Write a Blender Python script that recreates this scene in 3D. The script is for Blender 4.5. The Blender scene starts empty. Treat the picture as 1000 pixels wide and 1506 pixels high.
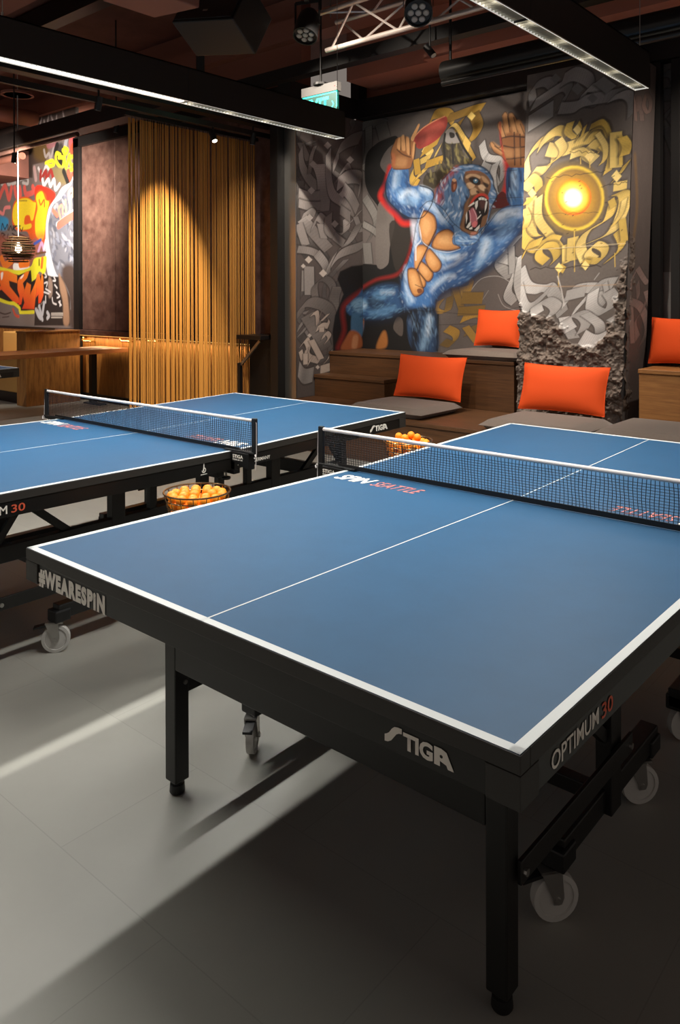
import bpy, bmesh, math, random
import numpy as np
from mathutils import Matrix, Vector
from math import sin, cos, pi, radians

random.seed(7)
SC = bpy.context.scene
COL = SC.collection

# ------------------------------------------------------------------ camera
FPX, PX, PY = 1138.67, 524.29, 444.31            # focal length and principal point for a 1000 x 1506 frame
YAW, PITCH, ROLL = 0.69877, -0.0073757, -0.0024179
CAMP = (0.56502, -1.05635, 1.45800)
def cam_axes():
    f = np.array([-sin(YAW) * cos(PITCH), cos(YAW) * cos(PITCH), sin(PITCH)])
    r = np.array([cos(YAW), sin(YAW), 0.0]); u = np.cross(r, f)
    c, s = cos(ROLL), sin(ROLL)
    return c * r + s * u, -s * r + c * u, f
CR, CU, CF = cam_axes()
cd = bpy.data.cameras.new('camera'); cam = bpy.data.objects.new('camera', cd); COL.objects.link(cam)
cam.matrix_world = Matrix(((CR[0], CU[0], -CF[0], CAMP[0]), (CR[1], CU[1], -CF[1], CAMP[1]),
                           (CR[2], CU[2], -CF[2], CAMP[2]), (0, 0, 0, 1)))
cd.sensor_fit = 'VERTICAL'; cd.sensor_height = 36.0; cd.lens = FPX / 1506 * 36.0
cd.shift_x = (500 - PX) / 1506; cd.shift_y = (PY - 753) / 1506
cd.clip_start = 0.02; cd.clip_end = 60
SC.camera = cam

def at(u, v, X=None, Y=None, Z=None):
    """a point of the photograph (1000 x 1506 frame) on the plane x=X, y=Y or z=Z, in metres"""
    d = CR * ((u - PX) / FPX) - CU * ((v - PY) / FPX) + CF
    if X is not None: t = (X - CAMP[0]) / d[0]
    elif Y is not None: t = (Y - CAMP[1]) / d[1]
    else: t = (Z - CAMP[2]) / d[2]
    return (CAMP[0] + t * d[0], CAMP[1] + t * d[1], CAMP[2] + t * d[2])

# ------------------------------------------------------------------ world, colour management
W = bpy.data.worlds.new('world'); SC.world = W; W.use_nodes = True
W.node_tree.nodes['Background'].inputs[0].default_value = (1.0, 0.86, 0.76, 1)
W.node_tree.nodes['Background'].inputs[1].default_value = 0.20
VS = SC.view_settings
SC.display_settings.display_device = 'sRGB'
VS.view_transform = 'Standard'; VS.look = 'None'; VS.gamma = 1; VS.use_curve_mapping = False
VS.exposure = 0.0

# ------------------------------------------------------------------ lights (each stands inside a fitting built below)
def area_light(name, loc, sx, sy, power, col=(1, 1, 1), spread=160, rot=(0, 0, 0)):
    l = bpy.data.lights.new(name, 'AREA'); l.shape = 'RECTANGLE'; l.size = sx; l.size_y = sy
    l.energy = power; l.color = col; l.spread = radians(spread)
    o = bpy.data.objects.new(name, l); COL.objects.link(o); o.location = loc; o.rotation_euler = rot
    return o
def spot_light(name, loc, target, power, angle, blend=0.5, col=(1, 1, 1), r=0.03):
    l = bpy.data.lights.new(name, 'SPOT'); l.energy = power; l.color = col
    l.spot_size = radians(angle); l.spot_blend = blend; l.shadow_soft_size = r
    o = bpy.data.objects.new(name, l); COL.objects.link(o); o.location = loc
    d = Vector(target) - Vector(loc); o.rotation_euler = d.to_track_quat('-Z', 'Y').to_euler()
    return o
LAMPS = [  # x centre, z of the underside, y start, y end, label
    (-3.035, 2.57, -0.95, 3.06), (-0.945, 2.57, 0.15, 3.14)]
NEUT = (1.0, 0.97, 0.90); WARM = (1.0, 0.74, 0.45); WHITE = (1.0, 0.88, 0.74)
for i, (lx, lz, y0, y1) in enumerate(LAMPS):
    area_light('linear_lamp_light', (lx, (y0 + y1) / 2, lz - 0.004), 0.06, y1 - y0 - 0.06, (98, 60)[i], NEUT, 136)
area_light('linear_lamp_light', (-8.0, 0.2, 2.566), 0.06, 4.3, 80, NEUT, 130)
# (name, place, target, power, cone, blend, colour, source radius)
SPOTS = [
    ('mural', (-4.9, 2.9, 3.95), (-4.0, 5.8, 2.0), 300, 52, 0.8, WHITE),
    ('mural', (-3.4, 2.6, 3.95), (-3.6, 5.8, 2.3), 260, 50, 0.8, WHITE),
    ('bench', (-2.3, 2.7, 3.95), (-1.9, 4.9, 0.5), 260, 60, 0.8, WHITE),
    ('wall', (-3.3, 3.3, 3.95), (-5.1, 5.2, 1.8), 480, 50, 0.8, WHITE),  # added fill to brighten the inner left wall
    ('right', (-0.55, 4.75, 3.6), (-1.45, 5.75, 2.0), 230, 76, 1.0, WHITE),  # added fill, out of view, for the dark wall past the column
    ('platform', (-4.4, 2.6, 3.95), (-4.0, 4.8, 0.45), 120, 46, 0.8, WHITE),
]
for n, p, t, pw, an, bl, c in SPOTS:
    spot_light(n + '_spot_light', p, t, pw, an, bl, c)

# ------------------------------------------------------------------ materials
def srgb(c):
    return tuple(((v / 255) / 12.92 if v / 255 <= 0.04045 else ((v / 255 + 0.055) / 1.055) ** 2.4) for v in c)
MATS = {}
def mat(name, c, rough=0.6, metal=0.0, noise=0.0, nscale=20.0, bump=0.0, bscale=200.0, emit=None, es=1.0,
        stretch=(1, 1, 1), c2=None, coat=0.0, spec=0.5, sheen=0.0):
    m = bpy.data.materials.new(name); m.use_nodes = True; nt = m.node_tree; N = nt.nodes; L = nt.links
    b = N['Principled BSDF']; lc = srgb(c)
    b.inputs['Base Color'].default_value = (*lc, 1); b.inputs['Roughness'].default_value = rough
    b.inputs['Metallic'].default_value = metal; b.inputs['Coat Weight'].default_value = coat
    b.inputs['Specular IOR Level'].default_value = spec; b.inputs['Sheen Weight'].default_value = sheen
    if noise or bump:
        tc = N.new('ShaderNodeTexCoord'); mp = N.new('ShaderNodeMapping'); mp.inputs['Scale'].default_value = stretch
        L.new(tc.outputs['Object'], mp.inputs['Vector'])
    if noise:
        n = N.new('ShaderNodeTexNoise'); n.inputs['Scale'].default_value = nscale; n.inputs['Detail'].default_value = 6
        n.inputs['Roughness'].default_value = 0.65
        L.new(mp.outputs[0], n.inputs['Vector'])
        r = N.new('ShaderNodeValToRGB'); r.color_ramp.elements[0].position = 0.3; r.color_ramp.elements[1].position = 0.7
        a = lc; d = srgb(c2) if c2 else tuple(v * (1 - noise) for v in lc)
        e = lc if c2 else tuple(min(1, v * (1 + noise)) for v in lc)
        r.color_ramp.elements[0].color = (*d, 1); r.color_ramp.elements[1].color = (*e, 1)
        L.new(n.outputs['Fac'], r.inputs[0]); L.new(r.outputs[0], b.inputs['Base Color'])
    if bump:
        n2 = N.new('ShaderNodeTexNoise'); n2.inputs['Scale'].default_value = bscale; n2.inputs['Detail'].default_value = 3
        L.new(mp.outputs[0], n2.inputs['Vector'])
        bp = N.new('ShaderNodeBump'); bp.inputs['Strength'].default_value = bump; bp.inputs['Distance'].default_value = 0.004
        L.new(n2.outputs['Fac'], bp.inputs['Height']); L.new(bp.outputs[0], b.inputs['Normal'])
    if emit:
        b.inputs['Emission Color'].default_value = (*srgb(emit), 1); b.inputs['Emission Strength'].default_value = es
    MATS[name] = m
    return m
mat('blue_top', (37, 82, 118), 0.5, spec=0.3, noise=0.05, nscale=9, bump=0.06, bscale=900)
mat('white_line', (208, 212, 212), 0.5)
mat('black_frame', (19, 18, 17), 0.4, bump=0.15, bscale=1200)
mat('apron_lip', (46, 44, 41), 0.5, bump=0.2, bscale=1200)
mat('apron_plate', (19, 18, 17), 0.38)
mat('black_plastic', (13, 13, 14), 0.5)
mat('letter_white', (240, 236, 226), 0.6)
mat('letter_orange', (214, 92, 62), 0.6)
mat('letter_pink', (222, 132, 120), 0.6)
mat('steel', (170, 168, 164), 0.3, metal=0.9)
mat('wheel_grey', (186, 184, 180), 0.5)
mat('wheel_tread', (105, 103, 102), 0.6)
mat('net_string', (12, 15, 26), 0.8)
mat('net_tape', (214, 208, 206), 0.7, bump=0.2, bscale=600)
mat('orange_fabric', (220, 74, 4), 0.85, bump=0.3, bscale=700)
mat('grey_fabric', (106, 94, 86), 0.9, bump=0.4, bscale=500, noise=0.06, nscale=60, sheen=0.2)
mat('walnut', (98, 64, 36), 0.5, noise=1, nscale=6, stretch=(0.6, 8, 14), c2=(66, 42, 22))
mat('oak', (160, 112, 62), 0.5, noise=1, nscale=6, stretch=(0.7, 8, 12), c2=(124, 80, 40))
mat('wainscot', (176, 122, 60), 0.45, noise=1, nscale=5, stretch=(6, 6, 0.8), c2=(112, 70, 30))
mat('table_wood', (206, 140, 84), 0.4, noise=1, nscale=5, stretch=(10, 0.5, 6), c2=(160, 92, 48))
mat('tan_leather', (206, 158, 88), 0.5)
mat('rust_panel', (128, 98, 88), 0.36, metal=0.4, noise=1, nscale=6, c2=(84, 58, 52), bump=0.2, bscale=30)
mat('dark_trim', (16, 14, 14), 0.5)
mat('dark_beam', (24, 20, 19), 0.45)
mat('brown_ceiling', (108, 68, 58), 0.8, noise=0.25, nscale=2, bump=0.2, bscale=60)
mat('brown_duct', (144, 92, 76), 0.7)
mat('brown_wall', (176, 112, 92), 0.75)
mat('grey_wall', (92, 86, 84), 0.8, bump=0.2, bscale=100)
mat('gold_strand', (214, 152, 76), 0.3, metal=0.35)
mat('aluminium', (214, 200, 192), 0.35, metal=0.6)
mat('lamp_body', (44, 37, 33), 0.4, metal=0.3)
mat('louver', (170, 168, 160), 0.3, metal=0.7)
mat('lamp_glow', (120, 118, 110), 0.5, emit=(200, 194, 178), es=0.5)
mat('added_strip_glow', (255, 255, 255), 0.5, emit=(255, 250, 238), es=1.3)  # glow put in for brightly lit louvers
mat('lamp_led', (255, 255, 255), 0.5, emit=(255, 246, 226), es=14)
mat('lit_edge_glow', (230, 228, 220), 0.3, metal=0.2, emit=(232, 230, 220), es=0.55)  # glow put in where the lower rails would catch lamp light
mat('bulb', (255, 255, 255), 0.5, emit=(255, 240, 214), es=14)
mat('warm_led', (255, 255, 255), 0.5, emit=(255, 190, 90), es=0.8)
mat('exit_green', (10, 60, 52), 0.4, emit=(6, 80, 72), es=0.8)
mat('exit_letter', (40, 230, 200), 0.4, emit=(30, 235, 205), es=1.4)
mat('exit_box', (84, 82, 80), 0.5)
mat('red_led', (255, 0, 0), 0.4, emit=(255, 30, 20), es=4)
mat('ball', (255, 150, 22), 0.5)
mat('wire', (150, 124, 92), 0.25, metal=0.9)
mat('black_pipe', (30, 29, 28), 0.28, metal=0.3)
mat('brass', (196, 160, 92), 0.25, metal=1.0)
mat('shade_wood', (104, 80, 54), 0.5)
mat('rubble', (88, 76, 68), 0.9)

def floor_mat():
    m = mat('floor_concrete', (148, 147, 140), 0.45, noise=0.07, nscale=1.3, bump=0.03, bscale=40)
    nt = m.node_tree; N = nt.nodes; L = nt.links; b = N['Principled BSDF']
    src = b.inputs['Base Color'].links[0].from_socket
    br = N.new('ShaderNodeTexBrick'); br.inputs['Scale'].default_value = 1.0
    br.inputs['Brick Width'].default_value = 0.9; br.inputs['Row Height'].default_value = 0.45
    br.inputs['Mortar Size'].default_value = 0.0022; br.inputs['Mortar Smooth'].default_value = 0.6
    br.inputs['Color1'].default_value = (1, 1, 1, 1); br.inputs['Color2'].default_value = (0.96, 0.96, 0.96, 1)
    br.inputs['Mortar'].default_value = (0.84, 0.84, 0.84, 1)
    tc = N.new('ShaderNodeTexCoord'); L.new(tc.outputs['Object'], br.inputs['Vector'])
    mx = N.new('ShaderNodeMix'); mx.data_type = 'RGBA'; mx.blend_type = 'MULTIPLY'; mx.inputs[0].default_value = 1
    L.new(src, mx.inputs[6]); L.new(br.outputs['Color'], mx.inputs[7]); L.new(mx.outputs[2], b.inputs['Base Color'])
floor_mat()

def paint_mat():
    m = bpy.data.materials.new('wall_paint'); m.use_nodes = True; N = m.node_tree.nodes; L = m.node_tree.links
    b = N['Principled BSDF']; a = N.new('ShaderNodeAttribute'); a.attribute_name = 'paint'
    n = N.new('ShaderNodeTexNoise'); n.inputs['Scale'].default_value = 40; n.inputs['Detail'].default_value = 5
    tc = N.new('ShaderNodeTexCoord'); L.new(tc.outputs['Object'], n.inputs['Vector'])
    mr = N.new('ShaderNodeMapRange'); mr.inputs['To Min'].default_value = 0.86; mr.inputs['To Max'].default_value = 1.12
    L.new(n.outputs['Fac'], mr.inputs['Value'])
    mx = N.new('ShaderNodeMix'); mx.data_type = 'RGBA'; mx.blend_type = 'MULTIPLY'; mx.inputs[0].default_value = 1
    L.new(a.outputs['Color'], mx.inputs[6]); L.new(mr.outputs[0], mx.inputs[7]); L.new(mx.outputs[2], b.inputs['Base Color'])
    bp = N.new('ShaderNodeBump'); bp.inputs['Strength'].default_value = 0.25; bp.inputs['Distance'].default_value = 0.004
    L.new(n.outputs['Fac'], bp.inputs['Height']); L.new(bp.outputs[0], b.inputs['Normal'])
    b.inputs['Roughness'].default_value = 0.7
    MATS['wall_paint'] = m
paint_mat()

# ------------------------------------------------------------------ mesh helpers
def link(o, parent=None, label=None, cat=None, group=None, kind=None):
    COL.objects.link(o)
    if parent is not None: o.parent = parent
    tag(o, label, cat, group, kind)
    return o
def tag(o, label=None, cat=None, group=None, kind=None):
    if label: o['label'] = label
    if cat: o['category'] = cat
    if group: o['group'] = group
    if kind: o['kind'] = kind
    return o
def empty(name, loc=(0, 0, 0), rz=0.0, label=None, cat=None, group=None):
    o = bpy.data.objects.new(name, None); o.location = loc; o.rotation_euler = (0, 0, rz); o.empty_display_size = 0.1
    return link(o, None, label, cat, group)
def copy_tree(o, parent=None):
    c = o.copy(); COL.objects.link(c); c.parent = parent
    for ch in o.children: copy_tree(ch, c)
    return c

class MB:
    def __init__(s): s.v = []; s.f = []
    def add(s, vs, fs):
        b = len(s.v); s.v += [tuple(p) for p in vs]; s.f += [tuple(i + b for i in f) for f in fs]; return s
    def box(s, x0, x1, y0, y1, z0, z1, M=None):
        vs = [(x, y, z) for z in (z0, z1) for y in (y0, y1) for x in (x0, x1)]
        if M is not None: vs = [tuple(M @ Vector(p)) for p in vs]
        return s.add(vs, [(0, 2, 3, 1), (4, 5, 7, 6), (0, 1, 5, 4), (2, 6, 7, 3), (0, 4, 6, 2), (1, 3, 7, 5)])
    def bar(s, p, q, w, h, up=(0, 0, 1)):
        p = Vector(p); q = Vector(q); d = (q - p).normalized(); u = Vector(up)
        a = d.cross(u)
        if a.length < 1e-4: a = d.cross(Vector((1, 0, 0)))
        a.normalize(); u = a.cross(d); vs = []
        for e in (p, q):
            for i, j in ((-1, -1), (1, -1), (1, 1), (-1, 1)): vs.append(e + a * (i * w / 2) + u * (j * h / 2))
        return s.add(vs, [(0, 1, 2, 3), (7, 6, 5, 4), (0, 4, 5, 1), (1, 5, 6, 2), (2, 6, 7, 3), (3, 7, 4, 0)])
    def tube(s, pts, r, n=8, closed=False, caps=True):
        pts = [Vector(p) for p in pts]; m = len(pts); vs = []
        rr = r if isinstance(r, (list, tuple)) else [r] * m
        for i, p in enumerate(pts):
            a = pts[(i - 1) % m] if closed or i > 0 else p
            b = pts[(i + 1) % m] if closed or i < m - 1 else p
            d = (b - a).normalized()
            u = Vector((0, 0, 1)) if abs(d.z) < 0.9 else Vector((1, 0, 0))
            x = d.cross(u).normalized(); y = x.cross(d)
            for k in range(n):
                t = 2 * pi * k / n; vs.append(p + x * (rr[i] * cos(t)) + y * (rr[i] * sin(t)))
        fs = []
        for i in range(m if closed else m - 1):
            j = (i + 1) % m
            for k in range(n):
                l = (k + 1) % n; fs.append((i * n + k, i * n + l, j * n + l, j * n + k))
        if caps and not closed:
            fs.append(tuple(range(n))[::-1]); fs.append(tuple((m - 1) * n + k for k in range(n)))
        return s.add(vs, fs)
    def lathe(s, prof, c=(0, 0, 0), n=24, M=None):
        vs = []; m = len(prof)
        for r, z in prof:
            for k in range(n):
                t = 2 * pi * k / n; vs.append(Vector((r * cos(t), r * sin(t), z)))
        if M is not None: vs = [M @ p for p in vs]
        vs = [p + Vector(c) for p in vs]
        fs = [(i * n + k, i * n + (k + 1) % n, (i + 1) * n + (k + 1) % n, (i + 1) * n + k) for i in range(m - 1) for k in range(n)]
        if prof[0][0] > 1e-5: fs.append(tuple(range(n))[::-1])
        if prof[-1][0] > 1e-5: fs.append(tuple((m - 1) * n + k for k in range(n)))
        return s.add(vs, fs)
    def prism(s, poly, O, A, B, C):
        """polygon in the plane O + a*A + b*B, thickened by vector C"""
        O, A, B, C = Vector(O), Vector(A), Vector(B), Vector(C); n = len(poly)
        vs = [O + A * a + B * b for a, b in poly] + [O + A * a + B * b + C for a, b in poly]
        return s.add(vs, [tuple(range(n)), tuple(range(2 * n - 1, n - 1, -1))] + [(i, n + i, n + (i + 1) % n, (i + 1) % n) for i in range(n)])
    def build(s, name, m, parent=None, label=None, cat=None, group=None, kind=None, bevel=0, smooth=False, seg=2, loc=None):
        me = bpy.data.meshes.new(name); me.from_pydata(s.v, [], s.f); me.validate()
        bm = bmesh.new(); bm.from_mesh(me); bmesh.ops.recalc_face_normals(bm, faces=bm.faces); bm.to_mesh(me); bm.free()
        me.materials.append(MATS[m] if isinstance(m, str) else m)
        if smooth:
            me.polygons.foreach_set('use_smooth', [True] * len(me.polygons)); me.set_sharp_from_angle(angle=radians(40))
        o = bpy.data.objects.new(name, me)
        if loc is not None: o.location = loc
        if bevel:
            b = o.modifiers.new('bevel', 'BEVEL'); b.width = bevel; b.segments = seg; b.limit_method = 'ANGLE'
        return link(o, parent, label, cat, group, kind)

def text_mesh(body, O, A, B, w, h, m, parent, name='lettering', label=None, shear=0.0, bold=0.02, depth=0.0006, spacing=1.0):
    """flat lettering fitted into a box of w x h metres: O lower left corner, A reading direction, B up"""
    c = bpy.data.curves.new('t', 'FONT'); c.body = body; c.offset = bold; c.shear = shear; c.space_character = spacing
    c.resolution_u = 3
    o = bpy.data.objects.new('t', c); COL.objects.link(o)
    dg = bpy.context.evaluated_depsgraph_get(); me = bpy.data.meshes.new_from_object(o.evaluated_get(dg))
    bpy.data.objects.remove(o); bpy.data.curves.remove(c)
    n = len(me.vertices); co = np.empty(n * 3); me.vertices.foreach_get('co', co); co = co.reshape(-1, 3)
    mn = co.min(0); mx = co.max(0)
    a = (co[:, 0] - mn[0]) / (mx[0] - mn[0]) * w; b = (co[:, 1] - mn[1]) / (mx[1] - mn[1]) * h
    A = np.array(A, float); B = np.array(B, float); Nn = np.cross(A, B)
    P = np.array(O, float) + a[:, None] * A + b[:, None] * B + Nn * depth
    me.vertices.foreach_set('co', P.ravel()); me.update()
    me.materials.clear(); me.materials.append(MATS[m]); me.name = name
    return link(bpy.data.objects.new(name, me), parent, label)
# ------------------------------------------------------------------ structure: floor, walls, ceiling
CZ = 4.7
XL, XR, YF, YM, YP = -12.6, 3.6, -4.2, 5.8, 4.9
MB().box(XL, XR, YF, 7.2, -0.1, 0).build('floor', 'floor_concrete', kind='structure')
MB().box(XL, XR, YF, 7.2, CZ, CZ + 0.1).build('ceiling', 'brown_ceiling', kind='structure')
MB().box(XL - 0.1, XL, YF, 7.2, 0, CZ).build('wall_left', 'brown_ceiling', kind='structure')
wall_back = MB().box(-5.1, XR, YM + 0.004, YM + 0.15, 0, 3.46).build('wall_back', 'grey_wall', kind='structure')
MB().box(-5.25, -5.104, 4.72, YM + 0.15, 0, 3.46).build('wall_inner_left', 'grey_wall', kind='structure')
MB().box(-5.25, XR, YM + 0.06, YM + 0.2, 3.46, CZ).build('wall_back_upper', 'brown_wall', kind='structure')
# left room's back wall (behind the curtain)
wall_panel = MB().box(-9.72, -5.25, YP + 0.03, YP + 0.2, 0, 3.62).build('wall_back_left', 'dark_trim', kind='structure')
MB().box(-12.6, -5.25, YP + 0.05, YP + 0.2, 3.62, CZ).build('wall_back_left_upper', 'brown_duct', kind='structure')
wall_graf = MB().box(-12.6, -9.72, YP + 0.004, YP + 0.2, 0, 4.35).build('wall_back_far_left', 'grey_wall', kind='structure')
# metal panels and wooden planks
px = [-9.56, -8.72, -7.88, -7.04, -6.2, -5.36]
for a, b in zip(px[:-1], px[1:]):
    MB().box(a + 0.004, b - 0.004, YP, YP + 0.03, 1.0, 3.6).build('panel', 'rust_panel', wall_panel, bevel=0.003)
x = -9.56
while x < -5.4:
    w = 0.33
    MB().box(x + 0.003, min(x + w, -5.36) - 0.003, YP, YP + 0.03, 0.1, 0.93).build('plank', 'wainscot', wall_panel, bevel=0.003)
    x += w
x = -12.6
while x < -9.75:
    MB().box(x + 0.003, min(x + 0.36, -9.72) - 0.003, YP - 0.03, YP, 0.0, 0.97).build('plank', 'wainscot', wall_graf, bevel=0.003)
    x += 0.36
MB().box(-9.7, -5.3, YP - 0.02, YP + 0.03, 0.0, 0.1).build('baseboard_back', 'dark_trim', kind='structure')
MB().box(-10.15, -5.3, YP - 0.10, YP + 0.02, 0.925, 0.995).build('trim_1', 'rust_panel', kind='structure', bevel=0.005)   # ledge
MB().box(-12.6, -9.7, YP - 0.04, YP + 0.02, 0.97, 1.0).build('trim_2', 'dark_trim', kind='structure')
MB().box(-9.71, -9.57, YP - 0.05, YP + 0.03, 0.0, 3.72).build('trim_3', 'dark_trim', kind='structure')
MB().box(-9.71, -5.25, YP - 0.05, YP + 0.04, 3.6, 3.74).build('trim_4', 'dark_trim', kind='structure')
MB().box(-5.37, -5.262, 4.6, YP + 0.03, 0.0, 3.5).build('trim_5', 'dark_trim', kind='structure')
MB().box(-5.262, -5.104, 4.706, 4.72, 0.0, 3.46).build('trim_6', 'steel', kind='structure')
MB().box(-5.104, XR, YM - 0.12, YM + 0.06, 3.47, 3.68).build('trim_7', 'dark_trim', kind='structure')      # black beam over the mural
MB().box(-5.25, -5.07, 4.6, YM - 0.12, 3.47, 3.68).build('trim_8', 'dark_trim', kind='structure')
MB().box(-5.14, -5.02, YM - 0.16, YM - 0.02, 3.68, CZ).build('trim_9', 'dark_trim', kind='structure')       # black post above the corner
# black upright pipes in front of the right end of the mural wall
for u in (967, 995):
    X = at(u, 300, Y=YM - 0.06)[0]
    MB().box(X - 0.035, X + 0.035, YM - 0.1, YM - 0.02, 0.865, 3.46).build('upright_post', 'dark_trim', None,
        'black upright post against painted wall, ' + ('next to the side of the sun column' if u < 970 else 'at the right edge of the picture'), 'post')

# ------------------------------------------------------------------ table tennis table
TW, TL, TH, SAG = 1.525, 2.74, 0.76, 0.02
def zt(y): return TH - SAG * (1 - abs(y - TL / 2) / (TL / 2))
def slab(x0, x1, y0, y1, zlo, zhi):
    """box that follows the slight sag of the top; zlo, zhi are measured from the playing surface"""
    m = MB(); vs = [(x, y, zt(y) + z) for z in (zlo, zhi) for y in (y0, y1) for x in (x0, x1)]
    return m.add(vs, [(0, 2, 3, 1), (4, 5, 7, 6), (0, 1, 5, 4), (2, 6, 7, 3), (0, 4, 6, 2), (1, 3, 7, 5)])
def caster(root, x, y, rot, brake=False):
    """swivel caster, wheel touching the floor at (x, y)"""
    R = Matrix.Translation((x, y, 0)) @ Matrix.Rotation(rot, 4, 'Z')
    M = R @ Matrix.Translation((0, 0, 0.056)) @ Matrix.Rotation(pi / 2, 4, 'X')
    w = MB().lathe([(0.012, -0.012), (0.043, -0.009), (0.044, -0.013), (0.0555, -0.012), (0.056, -0.006), (0.056, 0.006), (0.0555, 0.012), (0.044, 0.013), (0.043, 0.009), (0.012, 0.012)], n=28, M=M)
    wo = w.build('caster_wheel', 'wheel_grey', root, smooth=True)
    f = MB()
    for s in (-1, 1):
        pts = [(-0.012, 0.06), (-0.010, 0.046), (0.010, 0.046), (0.016, 0.06), (0.012, 0.11), (0.012, 0.125), (-0.04, 0.125), (-0.03, 0.10)]
        f.prism([(a, b) for a, b in pts], R @ Vector((0, s * 0.017, 0)), R.to_3x3() @ Vector((1, 0, 0)), (0, 0, 1), R.to_3x3() @ Vector((0, s * 0.003, 0)))
    f.box(-0.04, 0.03, -0.02, 0.02, 0.12, 0.126, R)
    f.tube([R @ Vector((0, -0.024, 0.056)), R @ Vector((0, 0.024, 0.056))], 0.008, 8)
    f.build('fork', 'steel', wo)
    if brake:
        MB().bar(R @ Vector((-0.03, 0, 0.115)), R @ Vector((-0.085, 0, 0.105)), 0.03, 0.008).build('brake_lever', 'black_plastic', wo)

def make_table():
    root = empty('table_tennis_table')
    e = 0.0007
    for h, (y0, y1) in enumerate(((0, TL / 2 - 0.002), (TL / 2 + 0.002, TL))):
        slab(-TW, 0, y0, y1, -0.022, 0).build('tabletop', 'blue_top', root)
        ln = MB()
        ye = (y0, y0 + 0.02) if h == 0 else (y1 - 0.02, y1)
        for a in ((-TW, 0, *ye), (-TW, -TW + 0.02, y0, y1), (-0.02, 0, y0, y1), (-TW / 2 - 0.0022, -TW / 2 + 0.0022, y0, y1)):
            q = slab(*a, 0.0001, e); ln.add(q.v, q.f)
        ln.build('white_line', 'white_line', root)
    # apron: projecting lip, recessed plates, solid corner blocks
    g = 0.002
    slab(-TW - g, g, -g, 0.03, -0.032, -0.0006).build('apron_lip', 'apron_lip', root, bevel=0.002)
    slab(-TW - g, g, TL - 0.03, TL + g, -0.032, -0.0006).build('apron_lip', 'apron_lip', root, bevel=0.002)
    for (x0, x1) in ((-TW - g, -TW + 0.03), (-0.03, g)):
        for (y0, y1) in ((0.03, TL / 2 - 0.003), (TL / 2 + 0.003, TL - 0.03)):
            slab(x0, x1, y0, y1, -0.032, -0.0006).build('apron_lip', 'apron_lip', root, bevel=0.002)
    for (x0, x1) in ((-TW - g, -TW + 0.06), (-0.06, g)):
        for (y0, y1) in ((-g, 0.06), (TL - 0.06, TL + g)):
            slab(x0, x1, y0, y1, -0.088, -0.033).build('corner_block', 'apron_lip', root, bevel=0.0015)
    for (y0, y1) in ((0.003, 0.028), (TL - 0.028, TL - 0.003)):
        slab(-TW + 0.062, -0.062, y0, y1, -0.088, -0.033).build('apron_plate', 'apron_plate', root, bevel=0.001)
    for (x0, x1) in ((-TW + 0.003, -TW + 0.028), (-0.028, -0.003)):
        for (y0, y1) in ((0.062, TL / 2 - 0.01), (TL / 2 + 0.01, TL - 0.062)):
            slab(x0, x1, y0, y1, -0.088, -0.033).build('apron_plate', 'apron_plate', root, bevel=0.001)
    for h in (0, 1):
        my = (lambda y: y) if h == 0 else (lambda y: TL - y)
        def B(x0, x1, ya, yb, z0, z1):
            a, b = sorted((my(ya), my(yb))); return MB().box(x0, x1, a, b, z0, z1)
        for sx in (-0.223, -TW + 0.223):
            sg = 1 if sx > -0.7 else -1
            B(sx - 0.025, sx + 0.025, 0.315, 0.365, 0.04, 0.68).build('leg', 'black_frame', root, bevel=0.004)
            MB().lathe([(0.017, 0.07), (0.017, 0.03), (0.021, 0.028), (0.023, 0.006), (0.019, 0.0)], (sx, my(0.34), 0), 20).build('leg_foot', 'black_plastic', root, smooth=True)
            if sg < 0: MB().tube([(sx + 0.024, my(0.35), 0.33), (sx + 0.03, my(0.35), 0.33)], 0.007, 8).build('bolt', 'steel', root)
            B(sx - 0.02, sx + 0.02, 0.365, 1.09, 0.435, 0.50).build('side_rail', 'black_frame', root, bevel=0.003)
            B(sx - 0.022, sx + 0.022, 0.86, 0.925, 0.13, 0.68).build('upright', 'black_frame', root, bevel=0.003)
            B(sx - 0.016, sx + 0.016, 1.06, 1.095, 0.435, 0.68).build('upright', 'black_frame', root, bevel=0.003)
            B(sx - 0.025, sx + 0.025, 0.06, TL / 2 - 0.03, 0.655, 0.70).build('top_rail', 'black_frame', root, bevel=0.003)
            lx = sx + sg * 0.034
            B(lx - 0.005, lx + 0.005, 0.35, 0.96, 0.262, 0.312).build('link_bar', 'black_frame', root, bevel=0.002)
            for yy in (0.365, 0.94):
                MB().tube([(lx + sg * 0.004, my(yy), 0.285), (lx + sg * 0.012, my(yy), 0.285)], 0.008, 8).build('bolt', 'steel', root)
            cx = sx - sg * 0.02
            B(cx - 0.026, cx + 0.026, 0.62, 1.25, 0.135, 0.195).build('chassis_beam', 'black_frame', root, bevel=0.004)
            for yy, br in ((0.635, True), (1.215, False)):
                B(cx - 0.034, cx + 0.034, yy - 0.035, yy + 0.035, 0.126, 0.175).build('end_cap', 'black_plastic', root, bevel=0.006)
                caster(root, cx, my(yy - (0.015 if br else 0.05)), 0.9 if sg > 0 else 2.2, br)
            MB().bar((sx, my(0.47), 0.655), (sx, my(0.36), 0.50), 0.012, 0.028).build('brace', 'black_frame', root)
            MB().bar((sx, my(0.47), 0.655), (sx, my(0.86), 0.33), 0.02, 0.03).build('brace', 'black_frame', root)
        B(-TW + 0.248, -0.248, 0.315, 0.355, 0.375, 0.45).build('end_rail', 'black_frame', root, bevel=0.003)
        B(-TW + 0.25, -0.25, 0.87, 0.91, 0.14, 0.18).build('cross_bar', 'black_frame', root, bevel=0.003)
        B(-TW + 0.03, -0.03, 1.30, 1.34, 0.62, 0.69).build('centre_rail', 'black_frame', root, bevel=0.003)
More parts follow.
